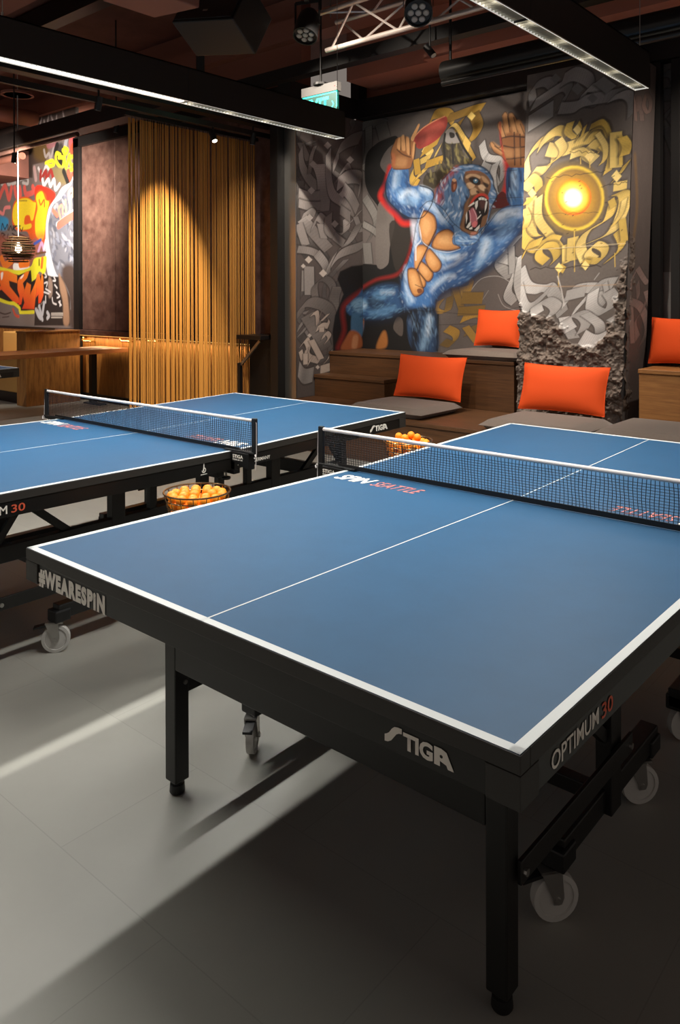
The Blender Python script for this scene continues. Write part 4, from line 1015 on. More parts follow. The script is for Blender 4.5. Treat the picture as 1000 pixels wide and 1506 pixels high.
for P, w_, c, a in (([(490, 1095), (505, 1045), (560, 992), (640, 966), (720, 910), (820, 836), (900, 746), (962, 660)], 0.09, (18, 34, 66), 0.8), ([(240, 430), (250, 520), (300, 570), (345, 605), (400, 612)], 0.07, (18, 34, 66), 0.75), ([(330, 905), (318, 1000), (345, 1080)], 0.06, (18, 34, 66), 0.8),
                    ([(50, 1118), (140, 1150), (250, 1145), (340, 1105), (480, 1098)], 0.08, (10, 18, 34), 0.9), ([(300, 955), (200, 958), (95, 1018), (35, 1075)], 0.06, (8, 10, 20), 0.8), ([(430, 560), (470, 620), (520, 660), (600, 660)], 0.05, BLD, 0.7), ([(700, 700), (760, 690), (860, 700), (940, 640)], 0.05, BLD, 0.7), ([(640, 800), (600, 860), (520, 900)], 0.05, BLD, 0.6),
                    ([(700, 780), (660, 860), (560, 930)], 0.04, BLD, 0.5), ([(372, 1110), (400, 1180), (390, 1300)], 0.09, (8, 10, 18), 0.8), ([(508, 1120), (514, 1200), (508, 1300)], 0.04, (14, 20, 34), 0.8), ([(370, 440), (350, 500), (380, 560)], 0.04, BLD, 0.6)):
    g.line(P, w_, c, a, 0.07)
for P, w_, a in (([(430, 455), (465, 470)], 0.05, 0.9), ([(320, 500), (360, 470), (400, 490)], 0.05, 0.7), ([(290, 380), (285, 440)], 0.04, 0.6), ([(455, 540), (500, 560), (540, 620)], 0.05, 0.7), ([(770, 740), (750, 800)], 0.06, 0.7), ([(830, 600), (880, 580), (940, 590)], 0.05, 0.7), ([(500, 800), (560, 820), (620, 810)], 0.03, 0.8), ([(480, 990), (540, 930), (600, 915)], 0.03, 0.6),
                 ([(345, 900), (350, 980), (380, 1040)], 0.02, 0.7), ([(90, 1060), (130, 1070)], 0.04, 0.5), ([(220, 1000), (280, 1000)], 0.03, 0.5), ([(470, 1130), (460, 1220)], 0.04, 0.7), ([(915, 380), (920, 450)], 0.04, 0.6), ([(520, 880), (600, 850), (660, 800)], 0.02, 0.5)):
    g.line(P, w_, WH, a * 0.8, 0.06)
fl = lambda x, y: -35 if x > 560 else (65 if y > 700 else 50)
g.fur(LA, [BLL, (110, 150, 196), BLD, (40, 80, 136), (206, 220, 236)], 200, 24, 0.010, 60, 25, 0.22, 5)
g.fur(TO, [BLL, (96, 140, 190), BLD, (40, 80, 136), (206, 220, 236)], 700, 28, 0.010, fl, 20, 0.20, 6)
g.fur([(300, 952), (200, 955), (95, 1015), (35, 1075), (50, 1118), (140, 1150), (250, 1142), (335, 1098)], [(110, 150, 180), (20, 30, 50), (60, 96, 132)], 200, 26, 0.010, -20, 30, 0.3, 7)
g.fur([(372, 1095), (492, 1085), (512, 1180), (508, 1300), (388, 1300)], [(110, 140, 170), (16, 22, 34), (60, 90, 124)], 150, 36, 0.010, 80, 12, 0.4, 8)
g.fur([(890, 345), (965, 345), (965, 540), (890, 530)], [BLL, BLD, (80, 124, 172)], 40, 40, 0.014, 80, 12, 0.5, 9)
g.img = np.clip(1.12 * g.img ** 1.1, 0, 1)
# bare chest and belly
SK = (202, 142, 84); SKL = (232, 182, 124); SKD = (108, 66, 34)
for P in ([(440, 570), (498, 600), (505, 680), (462, 758), (425, 722), (414, 645)], [(508, 692), (560, 668), (598, 690), (602, 740), (632, 768), (560, 782), (482, 762)], [(400, 760), (462, 762), (412, 868), (392, 880)],
          [(470, 768), (530, 840), (522, 885), (480, 890), (448, 828)], [(428, 836), (490, 898), (462, 945), (412, 888)], [(404, 888), (450, 940), (440, 975), (396, 960)], [(356, 878), (402, 880), (432, 962), (438, 1000), (392, 1022), (362, 962)]):
    g.poly(P, SKD, 1, 0.02, True)
    c = np.mean(P, 0); Q = [(c[0] + (x - c[0]) * 0.88 - 2, c[1] + (y - c[1]) * 0.88) for x, y in P]; g.poly(Q, SK, 0.95, 0.03, True)
    Q = [(c[0] + (x - c[0]) * 0.5 - 5, c[1] + (y - c[1]) * 0.5 - 6) for x, y in P]; g.poly(Q, SKL, 0.6, 0.05, True)
g.line([(505, 670), (462, 762), (404, 880)], 0.012, (60, 34, 18), 0.9); g.line([(412, 640), (425, 722), (400, 760), (398, 830)], 0.02, (214, 220, 232), 0.7); g.line([(440, 560), (412, 640), (425, 720), (470, 762), (560, 790), (630, 772)], 0.012, (200, 210, 226), 0.6)
g.poly([(405, 985), (425, 980), (432, 998), (412, 1005)], (120, 70, 40), smooth=True)
# feet
g.poly([(30, 1240), (60, 1200), (105, 1220), (110, 1280), (70, 1296), (10, 1290)], (140, 78, 44), smooth=True, soft=0.03); g.poly([(70, 1230), (95, 1230), (88, 1290), (62, 1290)], (176, 120, 84), 0.8, 0.03, True)
g.poly([(218, 1215), (240, 1205), (250, 1260), (236, 1292), (190, 1292)], (150, 94, 44), smooth=True, soft=0.03); g.line([(120, 1150), (108, 1220)], 0.04, (150, 96, 60), 0.7, 0.03)
# paddle and left hand
g.poly([(383, 192), (430, 142), (490, 103), (545, 76), (564, 88), (556, 138), (520, 188), (470, 224), (412, 245)], (164, 56, 48), smooth=True)
g.poly([(430, 160), (500, 110), (550, 95), (548, 130), (500, 180), (430, 225)], (196, 92, 78), 0.7, 0.06, True); g.line([(383, 192), (430, 142), (490, 103), (548, 76)], 0.014, (226, 150, 110), 0.9); g.poly([(395, 190), (450, 165), (450, 215), (412, 240)], (104, 30, 28), 0.6, 0.05, True)
HN = (150, 98, 58); HL = (216, 162, 108); HD = (62, 34, 20)
g.poly([(272, 300), (268, 260), (285, 215), (300, 190), (345, 180), (378, 205), (395, 220), (392, 270), (380, 320), (362, 350), (280, 352)], HN, smooth=True)
for P in ([(300, 240), (305, 195), (318, 192), (316, 250)], [(325, 250), (322, 185), (338, 178), (345, 250)], [(350, 262), (348, 190), (364, 195), (366, 275)], [(378, 280), (385, 215), (396, 222), (388, 300)]):
    g.poly(P, HL, 0.85, 0.015, True); g.line([(P[2][0] + 3, P[2][1]), (P[3][0] + 3, P[3][1])], 0.014, HD, 0.8)
g.poly([(372, 192), (398, 140), (412, 115), (418, 124), (396, 178), (384, 205)], HL, smooth=True); g.line([(300, 250), (330, 275), (370, 290)], 0.016, HD, 0.7); g.poly([(300, 290), (350, 300), (340, 340), (290, 335)], HL, 0.5, 0.05, True); g.poly([(268, 270), (290, 280), (290, 330), (275, 330)], (190, 110, 70), 0.7, 0.03, True)
# right hand
g.poly([(786, 215), (800, 210), (830, 240), (850, 225), (845, 180), (828, 130), (832, 105), (845, 108), (862, 150), (862, 165), (852, 70), (866, 52), (880, 66), (892, 130), (884, 62), (905, 56), (930, 92), (950, 100), (970, 130), (972, 345), (895, 345), (868, 310), (846, 285), (808, 262)], HN, smooth=False, soft=0.012)
for x0, y0, x1, y1 in ((840, 120, 858, 175), (868, 70, 880, 150), (900, 75, 920, 150), (935, 110, 955, 160), (800, 225, 850, 260)):
    g.line([(x0, y0), (x1, y1)], 0.055, HL, 0.75, 0.025, False); g.line([(x0 + 12, y0 + 6), (x1 + 12, y1 + 6)], 0.012, HD, 0.7, smooth=False)
for P in ([(850, 190), (900, 180), (968, 185)], [(860, 230), (910, 240), (968, 235)], [(875, 300), (968, 290)], [(915, 160), (918, 330)], [(945, 170), (950, 330)]): g.line(P, 0.016, HD, 0.8)
g.poly([(860, 250), (905, 250), (905, 290), (870, 285)], HL, 0.5, 0.04, True); g.poly([(922, 245), (945, 245), (945, 285), (922, 285)], HL, 0.5, 0.04, True); g.line([(840, 110), (845, 200), (862, 290), (885, 340)], 0.02, RIM, 0.7, 0.02)
# head
g.zone(0.13, 640, 220)
HEAD = [(10, 480), (60, 380), (150, 270), (260, 190), (380, 165), (500, 180), (590, 230), (650, 320), (665, 410), (700, 520), (640, 640), (610, 760), (560, 880), (500, 1000), (430, 1070), (300, 1080), (200, 1060), (210, 900), (150, 820), (40, 680), (0, 600)]
g.poly(HEAD, (92, 128, 172), smooth=True, soft=0.012)
g.poly([(0, 480), (60, 380), (150, 270), (240, 190), (260, 240), (160, 330), (100, 450), (90, 600), (20, 600)], (176, 70, 62), 0.8, 0.05, True)
g.fur(HEAD, [(206, 220, 238), (140, 176, 216), (60, 94, 140), (96, 136, 184), (34, 50, 78)], 420, 70, 0.013, lambda x, y: 15 if y < 280 else (100 - x * 0.07 + (30 if y > 700 else 0)), 30, 0.6, 12)
g.poly([(330, 290), (350, 250), (450, 235), (540, 260), (600, 310), (630, 380), (620, 460), (600, 520), (610, 640), (590, 780), (560, 860), (500, 900), (460, 1000), (400, 1010), (360, 930), (300, 920), (280, 860), (320, 720), (330, 620), (390, 520), (370, 420), (330, 360)], (128, 92, 66), smooth=True, soft=0.01)
for P, c, a in (([(345, 300), (420, 270), (510, 300), (500, 330), (420, 300), (360, 330)], (206, 172, 136), 0.9), ([(350, 390), (400, 370), (450, 400), (420, 440), (370, 440)], (220, 184, 146), 0.9), ([(340, 250), (430, 240), (520, 250), (430, 275)], (150, 96, 70), 0.9), ([(520, 300), (560, 310), (610, 370), (590, 400), (540, 350)], (200, 160, 120), 0.8),
                ([(390, 470), (440, 430), (480, 460), (470, 510), (420, 520)], (206, 172, 136), 0.85), ([(485, 410), (530, 395), (570, 430), (560, 470), (510, 450)], (226, 192, 156), 0.9), ([(380, 330), (450, 310), (510, 350), (500, 400), (430, 390)], (26, 20, 22), 0.95), ([(540, 370), (600, 390), (590, 430), (560, 410)], (26, 20, 22), 0.85),
                ([(400, 530), (480, 500), (470, 540), (400, 620), (370, 640)], (92, 66, 46), 0.8), ([(560, 440), (600, 460), (590, 520), (560, 490)], (60, 40, 34), 0.8), ([(470, 460), (500, 480), (490, 495), (465, 485)], (30, 20, 20), 0.9)):
    g.poly(P, c, a, 0.012, True)
g.poly([(430, 345), (460, 330), (485, 350), (470, 378), (440, 372)], (76, 120, 150), 1, 0.008, True); g.poly([(448, 345), (462, 340), (468, 352), (455, 358)], (240, 246, 250), 1, 0.006, True)
g.poly([(400, 640), (440, 560), (500, 505), (560, 510), (598, 560), (600, 640), (588, 730), (540, 760), (520, 830), (500, 900), (440, 925), (350, 900), (330, 860), (350, 740)], (24, 14, 16), smooth=True, soft=0.01)
g.line([(400, 625), (440, 555), (500, 512), (560, 515), (594, 552)], 0.026, (192, 60, 46), 1, 0.012); g.poly([(500, 580), (570, 575), (575, 650), (520, 670)], (86, 52, 48), 0.9, 0.03, True)
g.poly([(390, 700), (430, 660), (470, 740), (475, 830), (440, 870), (400, 820)], (176, 104, 116), 1, 0.02, True); g.poly([(415, 840), (450, 808), (478, 830), (460, 872), (425, 876)], (216, 120, 126), 1, 0.01, True); g.line([(385, 690), (400, 760), (395, 820)], 0.008, (230, 190, 196), 0.9); g.line([(430, 670), (465, 750), (468, 800)], 0.008, (230, 190, 196), 0.9)
TE = (226, 226, 222)
for P in ([(455, 590), (485, 575), (480, 640), (462, 680), (450, 640)], [(575, 580), (592, 590), (580, 660), (560, 712), (562, 640)], [(490, 548), (520, 538), (522, 568), (495, 572)], [(524, 538), (556, 545), (552, 572), (526, 568)], [(558, 548), (586, 562), (580, 580), (558, 574)], [(370, 650), (395, 620), (440, 590), (445, 612), (400, 640)],
          [(350, 880), (380, 830), (405, 810), (400, 860), (370, 890)], [(380, 890), (420, 870), (420, 900), (390, 905)], [(440, 912), (470, 880), (505, 848), (500, 890), (470, 925)], [(345, 740), (360, 700), (365, 780), (350, 840)], [(470, 780), (520, 730), (520, 745), (480, 790)], [(498, 700), (512, 705), (505, 722)]):
    g.poly(P, TE, 0.95, 0.006)
g.poly([(400, 940), (450, 930), (470, 950), (430, 1000), (400, 980)], (196, 130, 112), 0.9, 0.012, True); g.poly([(300, 880), (340, 900), (400, 940), (380, 960), (320, 940)], (140, 100, 70), 0.9, 0.012, True)
g.poly([(210, 990), (290, 930), (380, 960), (400, 1030), (320, 1080), (215, 1070)], (86, 134, 188), 0.9, 0.02, True); g.poly([(400, 1010), (470, 960), (500, 1000), (440, 1060)], (86, 134, 188), 0.9, 0.02, True)
g.fur([(210, 990), (290, 930), (400, 970), (490, 980), (430, 1060), (320, 1080)], [(170, 200, 230), (50, 90, 150)], 40, 60, 0.012, 20, 30, 0.6, 14)
g.poly([(180, 400), (190, 350), (220, 330), (245, 360), (245, 430), (215, 480), (185, 470)], (110, 62, 48), 1, 0.01, True); g.poly([(190, 345), (215, 325), (240, 350), (215, 365)], (214, 166, 130), 1, 0.008, True); g.poly([(205, 400), (230, 390), (228, 440), (208, 455)], (186, 116, 82), 0.9, 0.01, True)
g.line([(330, 290), (325, 360), (370, 440), (385, 500), (330, 620), (310, 740), (285, 850)], 0.02, (34, 30, 40), 0.7, 0.02)
g.line([(500, 180), (590, 240), (650, 330), (665, 420), (700, 520), (640, 640)], 0.014, (24, 28, 44), 0.8, 0.012)
# drawn outlines
g.zone(0.28, 500, 150)
for P, cl in ((LA[4:], 0), (LA[:1] + LA[:-11:-1], 0), (TO[:6], 0), ([(882, 345), (874, 440), (888, 535)], 0), ([(420, 440), (470, 455), (495, 490), (480, 520)], 0), ([(335, 1098), (400, 1095), (490, 1095), (505, 1040)], 0),
              ([(740, 690), (780, 640), (850, 560), (962, 540)], 0), ([(400, 640), (384, 745), (360, 835), (330, 905), (312, 1000)], 0), ([(300, 952), (200, 955), (95, 1015), (35, 1075), (50, 1118), (140, 1150), (250, 1142), (335, 1098)], 0), ([(372, 1100), (352, 1190), (388, 1308)], 0), ([(492, 1090), (512, 1180), (508, 1300)], 0)):
    g.line(P, 0.010, (12, 18, 34), 0.7, 0.010)
for P in ([(440, 570), (498, 600), (505, 680), (462, 758), (425, 722), (414, 645), (440, 570)], [(508, 692), (560, 668), (598, 690), (602, 740), (632, 768), (560, 782), (482, 762), (508, 692)], [(470, 768), (530, 840), (522, 885), (480, 890), (448, 828)], [(428, 836), (490, 898), (462, 945), (412, 888)], [(404, 888), (450, 940), (440, 975), (396, 960)], [(356, 878), (402, 880), (432, 962), (438, 1000), (392, 1022), (362, 962), (356, 878)],
          [(272, 300), (268, 260), (285, 215), (300, 190)], [(395, 220), (392, 270), (380, 320), (362, 350), (280, 352)], [(800, 210), (830, 240), (850, 225), (845, 180), (828, 130), (832, 105)], [(852, 70), (866, 52), (880, 66), (892, 130), (884, 62), (905, 56), (930, 92)], [(868, 310), (846, 285), (808, 262), (786, 215)]):
    g.line(P, 0.009, (50, 26, 16), 0.75, 0.008)
g.zone(0.13, 640, 220); g.line(HEAD + HEAD[:1], 0.010, (14, 20, 38), 0.6, 0.010)
# faint joints of the wall blocks
g.zone(1, 0, 0)
for P in ([(640, 458), (700, 462), (764, 452)], [(640, 478), (764, 474)], [(760, 250), (740, 252)], [(720, 292), (770, 290)]): g.line(P, 0.007, (40, 36, 34), 0.6)
# right end of the wall, past the column
for pts, w_, a_, c_ in (([(975, 110), (990, 108), (992, 125), (980, 130)], 0.09, 40, (96, 96, 98)), ([(976, 140), (996, 138)], 0.10, 85, (86, 86, 88)), ([(974, 180), (985, 160), (998, 150)], 0.10, 40, (100, 98, 98)), ([(972, 180), (985, 200), (994, 225)], 0.08, 30, (110, 106, 104)),
                        ([(970, 420), (985, 405), (992, 430)], 0.12, 20, SIL), ([(972, 450), (996, 460)], 0.14, 60, SIL), ([(980, 400), (984, 470)], 0.10, 0, SIL)):
    g.nib(pts, w_, a_, c_, SILD)
g.noise(0.12, 8)
g.mesh('mural_painting', wall_back)

# ---------------- silver lettering on the inner left wall (its plane faces the benches)
l = Canvas(4.72, 5.80, 0.40, 3.46, 0.0055, lin((88, 80, 78)), dict(X=-5.1))
l.zone(0.1328, 430, 170)
def R(c, k): return tuple(int(v * k) for v in c)
rl = random.Random(21)
for k in range(46):      # soft background letters
    x = rl.uniform(40, 720); y = rl.uniform(60, 2700); a = rl.uniform(20, 160); L_ = rl.uniform(120, 330); b = rl.uniform(-90, 90)
    dx, dy = cos(radians(a)) * L_ / 2, sin(radians(a)) * L_ / 2
    c = R((132, 126, 124), rl.uniform(0.75, 1.0)); l.nib([(x - dx, y - dy), (x + b * 0.5, y + b * 0.3), (x + dx, y + dy)], rl.uniform(0.07, 0.12), rl.choice((35, 50, 140, 10)), c, R(c, 0.7), edge=(50, 44, 43))
Lc = (172, 165, 162); Ld = (124, 117, 114)
for pts, w_, a_ in (([(90, 300), (180, 500)], 0.10, 10), ([(90, 380), (110, 560), (200, 720), (330, 830)], 0.12, 60), ([(250, 340), (210, 460), (190, 640)], 0.06, 20), ([(290, 540), (340, 700), (350, 900), (340, 1060)], 0.20, 10), ([(400, 400), (400, 640), (440, 860), (560, 960), (700, 1080)], 0.13, 50),
                    ([(480, 560), (500, 400), (620, 290), (760, 240)], 0.20, 60), ([(500, 700), (600, 560), (650, 640), (740, 640)], 0.10, 60), ([(500, 760), (620, 680), (760, 700), (730, 860)], 0.16, 80), ([(560, 800), (650, 900), (720, 1040)], 0.14, 60), ([(70, 860), (180, 900), (300, 890)], 0.11, 85), ([(70, 970), (180, 1000), (310, 1000)], 0.09, 85),
                    ([(110, 1120), (200, 1060), (250, 1090)], 0.08, 60), ([(110, 1140), (240, 1300), (400, 1480)], 0.16, 30), ([(70, 1200), (150, 1440)], 0.12, 20), ([(230, 1240), (280, 1120), (360, 1180)], 0.12, 50), ([(310, 1200), (350, 1360)], 0.11, 0), ([(420, 1150), (420, 1250)], 0.0, 0), ([(600, 1130), (590, 1280), (480, 1330), (400, 1250), (400, 1100)], 0.14, 30),
                    ([(530, 1040), (640, 1120)], 0.11, 80), ([(640, 1190), (760, 1050)], 0.10, 30), ([(700, 1120), (760, 1290)], 0.09, 10), ([(560, 1460), (640, 1380), (740, 1200)], 0.16, 20), ([(460, 1330), (570, 1420)], 0.10, 60), ([(60, 1480), (200, 1500), (330, 1560)], 0.08, 70), ([(400, 1720), (520, 1540), (740, 1450), (830, 1380)], 0.13, 60)):
    if w_: l.nib(pts, w_, a_, Lc, Ld, edge=(46, 40, 39), ew=0.014)
for c in ((390, 330), (640, 490), (210, 830), (230, 540), (190, 1130), (470, 1200), (555, 870)):
    r_ = 42; l.poly([(c[0], c[1] - r_), (c[0] + r_, c[1]), (c[0], c[1] + r_), (c[0] - r_, c[1])], (168, 160, 156))
l.zone(0.1328, 430, 370)
for pts, w_, a_, c_ in (([(130, 210), (125, 440)], 0.07, 0, Lc), ([(185, 165), (190, 480)], 0.15, 0, Lc), ([(270, 20), (360, 140), (370, 240)], 0.12, 40, Lc), ([(470, 30), (400, 180), (395, 250)], 0.10, 40, Lc), ([(260, 560), (250, 380), (360, 300), (450, 400), (400, 560)], 0.11, 30, Ld), ([(500, 390), (460, 560), (500, 740)], 0.16, 0, (122, 114, 110)),
                    ([(90, 700), (110, 600), (230, 560), (400, 640), (450, 820), (430, 1080)], 0.16, 40, (128, 120, 117)), ([(60, 860), (150, 740)], 0.10, 60, Lc), ([(80, 930), (200, 780)], 0.14, 30, Lc), ([(170, 700), (300, 920), (360, 1080)], 0.22, 20, (140, 132, 128)), ([(70, 1300), (130, 1380), (230, 1360)], 0.16, 80, Lc)):
    l.nib(pts, w_, a_, c_, R(c_, 0.8), edge=(46, 40, 39), ew=0.014)
for pts, w_, a_ in (([(215, 700), (270, 680), (280, 800)], 0.07, 40), ([(320, 670), (290, 760)], 0.05, 60), ([(320, 770), (400, 690)], 0.05, 10), ([(270, 860), (330, 820), (400, 820), (390, 780)], 0.07, 60), ([(325, 840), (325, 890)], 0.08, 0), ([(340, 960), (370, 900), (410, 940), (370, 1010)], 0.07, 30), ([(100, 1040), (150, 980), (180, 1060), (170, 1160), (300, 1210)], 0.09, 40),
                    ([(210, 980), (320, 1190)], 0.09, 10), ([(90, 1100), (120, 1190), (160, 1080)], 0.06, 30), ([(145, 1130), (145, 1250)], 0.07, 0), ([(175, 1240), (215, 1180)], 0.07, 60), ([(340, 1250), (400, 1180), (430, 1100)], 0.05, 30), ([(310, 1310), (440, 1270)], 0.09, 85)):
    l.nib(pts, w_, a_, (206, 190, 178), (180, 164, 154), edge=(40, 34, 34), ew=0.012, shade=0.15)
for c in ((190, 930, 24), (280, 1280, 24), (180, 90, 42), (120, 160, 26), (340, 240, 45)):
    l.poly([(c[0], c[1] - c[2]), (c[0] + c[2], c[1]), (c[0], c[1] + c[2]), (c[0] - c[2], c[1])], (200, 190, 182))
l.zone(0.28, 500, 150)
l.poly([(-34, 1330), (-40, 1210), (-26, 1120), (18, 1010), (-14, 930), (0, 890), (60, 862), (200, 846), (300, 846), (300, 1330)], BLK, soft=0.02)
l.line([(-10, 1290), (22, 1200), (18, 1080), (110, 1000)], 0.07, (120, 26, 22), 0.85, 0.06)
l.poly([(140, 960), (95, 1015), (35, 1075), (50, 1118), (140, 1150), (220, 1150), (220, 960)], (44, 78, 118), smooth=True, soft=0.03)
l.poly([(60, 1060), (110, 1030), (150, 1060), (100, 1110)], (130, 168, 194), 0.7, 0.05, True)
l.poly([(65, 1110), (125, 1140), (110, 1240), (62, 1240)], (60, 96, 128), smooth=True, soft=0.03)
l.poly([(30, 1240), (60, 1200), (105, 1220), (118, 1280), (80, 1300), (5, 1300)], (150, 84, 48), smooth=True, soft=0.03)
l.poly([(70, 1230), (95, 1230), (88, 1290), (62, 1290)], (186, 130, 92), 0.8, 0.03, True)
l.fur([(95, 1015), (35, 1075), (50, 1118), (130, 1150)], [(110, 150, 180), (20, 30, 50), (60, 96, 132)], 60, 26, 0.010, -20, 30, 0.35, 7)
l.noise(0.15, 5)
wil = bpy.data.objects['wall_inner_left']
l.mesh('mural_painting', wil)

# ---------------- sun column
PXL, PXR, PY0 = -2.80, -1.835, 5.205
LEAN = 0.036
colm = empty('painted_column', ((PXL + PXR) / 2, PY0 + 0.3, 0), 0, 'square concrete column painted with a yellow sun, crumbling at its foot', 'column')
m = MB()
xc = (PXL + PXR) / 2
def lx(z): return (z - 0.8) * LEAN
for z0_, z1_ in ((0.0, 3.42),):
    vs = [(x + lx(z) - xc, y - PY0 - 0.3, z) for z in (z0_, z1_) for y in (PY0 + 0.012, YM - 0.11) for x in (PXL + 0.004, PXR - 0.004)]
    m.add(vs, [(0, 2, 3, 1), (4, 5, 7, 6), (0, 1, 5, 4), (2, 6, 7, 3), (0, 4, 6, 2), (1, 3, 7, 5)])
m.build('core', 'grey_wall', colm)
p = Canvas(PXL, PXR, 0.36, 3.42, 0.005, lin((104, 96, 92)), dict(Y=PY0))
_w0 = p.w
def wl(pts):
    q = _w0(pts); q[:, 0] -= (q[:, 1] - 0.8) * LEAN; return q
p.w = wl
p.zone(0.18, 760, 160)
# painted sun: halo, ring, disc, white core painting in the spotlight's hot spot
def disc(cx, cy, rx, ry, col, al, soft):
    p.poly([(cx + rx * cos(t * 0.209), cy + ry * sin(t * 0.209)) for t in range(30)], col, al, soft)
disc(452, 740, 290, 320, (92, 84, 78), 1, 0.02)
disc(450, 735, 262, 285, (150, 118, 30), 0.75, 0.10)
disc(470, 730, 242, 264, (250, 214, 70), 1, 0.02); disc(472, 732, 224, 246, (140, 108, 52), 1, 0.03); disc(470, 725, 180, 196, (196, 146, 36), 0.7, 0.08)
disc(466, 722, 142, 148, (236, 104, 16), 1, 0.014); disc(464, 716, 128, 132, (250, 188, 34), 1, 0.03); disc(462, 722, 90, 92, (255, 228, 120), 1, 0.07); disc(460, 728, 70, 72, (255, 252, 236), 1, 0.03)
GP = (226, 190, 92); GP2 = (248, 220, 140); GD = (104, 80, 34)
for pts, w_, a_, c_ in (([(90, 560), (80, 420), (160, 300), (250, 240), (320, 210)], 0.10, 60, GP2), ([(130, 520), (230, 500), (300, 420), (330, 300), (420, 200)], 0.11, 50, GP2), ([(180, 320), (240, 240), (330, 180), (400, 190)], 0.09, 70, GP2), ([(250, 330), (330, 340), (450, 310), (600, 230), (740, 260)], 0.12, 70, GP2),
                        ([(440, 110), (420, 190), (480, 240)], 0.07, 10, GP), ([(500, 120), (520, 180), (490, 240)], 0.05, 60, GP), ([(560, 140), (530, 230)], 0.04, 40, GP), ([(580, 220), (640, 150), (720, 140), (750, 220)], 0.07, 50, GP), ([(600, 150), (700, 110), (760, 200)], 0.05, 70, GP), ([(640, 420), (560, 360), (600, 290), (690, 300), (700, 330)], 0.10, 40, GP2),
                        ([(700, 290), (770, 380), (760, 460), (740, 520)], 0.08, 30, GP), ([(810, 190), (810, 480)], 0.10, 0, GP2), ([(850, 220), (850, 460)], 0.03, 0, GP), ([(860, 230), (900, 300), (880, 380)], 0.08, 10, GP), ([(800, 580), (850, 520), (900, 440)], 0.08, 40, GP), ([(790, 640), (900, 620)], 0.07, 88, GP2),
                        ([(440, 380), (540, 350), (600, 400)], 0.07, 80, GP2), ([(120, 650), (70, 610), (110, 560), (170, 600), (180, 660)], 0.09, 40, GP2), ([(120, 720), (120, 1000), (180, 1040)], 0.10, 5, GP2), ([(70, 760), (130, 740)], 0.08, 50, GP), ([(180, 720), (180, 900), (280, 1040), (380, 1180)], 0.08, 30, GP2), ([(60, 900), (50, 1060), (160, 1130), (260, 1080), (340, 1090)], 0.12, 60, GP),
                        ([(50, 1210), (90, 1130), (200, 1080)], 0.08, 60, GP), ([(240, 1250), (180, 1200), (200, 1130), (290, 1120), (330, 1200), (300, 1250)], 0.09, 40, GP), ([(400, 1110), (400, 1260)], 0.07, 20, GP2), ([(460, 1050), (450, 1240)], 0.10, 10, GP2), ([(560, 1240), (520, 1120), (580, 1000), (740, 900), (790, 760)], 0.10, 30, GP2),
                        ([(640, 1230), (580, 1180), (640, 1110), (720, 1150), (680, 1240), (560, 1230)], 0.08, 40, GP2), ([(600, 1090), (780, 1000), (870, 820), (880, 700), (820, 690)], 0.11, 20, GP2), ([(790, 800), (770, 740)], 0.06, 30, GP), ([(820, 1000), (860, 1100), (820, 1180), (740, 1240)], 0.08, 40, GP), ([(860, 900), (880, 1080)], 0.06, 10, GP), ([(350, 1290), (390, 1320)], 0.06, 60, GP), ([(540, 1260), (590, 1270)], 0.07, 60, GP)):
    p.nib(pts, w_ * 1.02, a_, c_, GP, edge=(70, 60, 48), ew=0.018, shade=0.32)
for pts, w_, a_ in (([(340, 250), (380, 330), (340, 400), (280, 440)], 0.08, 30), ([(660, 200), (720, 300), (720, 400), (690, 450)], 0.05, 30), ([(60, 820), (90, 900), (60, 980)], 0.07, 20), ([(880, 740), (850, 860), (780, 960)], 0.05, 30)):
    p.nib(pts, w_, a_, GP2, GP, edge=(84, 72, 56), ew=0.012, shade=0.25)
for c in ((815, 550, 42), (125, 690, 34), (345, 1300, 36), (560, 1280, 34), (495, 170, 36), (595, 390, 40)):
    p.poly([(c[0], c[1] - c[2] * 1.2), (c[0] + c[2], c[1]), (c[0], c[1] + c[2] * 1.2), (c[0] - c[2], c[1])], GP2)
for x, y0_, y1_ in ((520, 400, 450), (595, 410, 480), (340, 1330, 1480), (800, 1180, 1290), (470, 1000, 1330)): p.line([(x, y0_), (x + 2, y1_)], 0.008, GP, 0.8, smooth=False)
# silver letters above and below the sun
p.zone(0.23, 770, 95)
for pts, w_, a_ in (([(60, 240), (60, 150), (150, 110), (200, 160)], 0.10, 50), ([(60, 260), (180, 180), (270, 130), (290, 180), (230, 260)], 0.12, 60), ([(250, 100), (330, 60), (420, 100), (440, 160)], 0.12, 70), ([(360, 240), (420, 150), (520, 170), (480, 240), (380, 220)], 0.10, 40), ([(230, 280), (330, 270), (400, 230), (560, 200), (680, 170)], 0.10, 70), ([(560, 220), (640, 190), (690, 220), (690, 320)], 0.09, 40), ([(30, 380), (190, 280)], 0.14, 90), ([(480, 100), (560, 160)], 0.1, 30)):
    p.nib(pts, w_, a_, (176, 172, 170), (124, 120, 120), edge=(48, 43, 42), ew=0.014)
for c in ((345, 155, 40), (440, 215, 34), (205, 90, 34)): p.poly([(c[0], c[1] - c[2]), (c[0] + c[2], c[1]), (c[0], c[1] + c[2]), (c[0] - c[2], c[1])], (120, 118, 118))
p.zone(0.24, 760, 380)
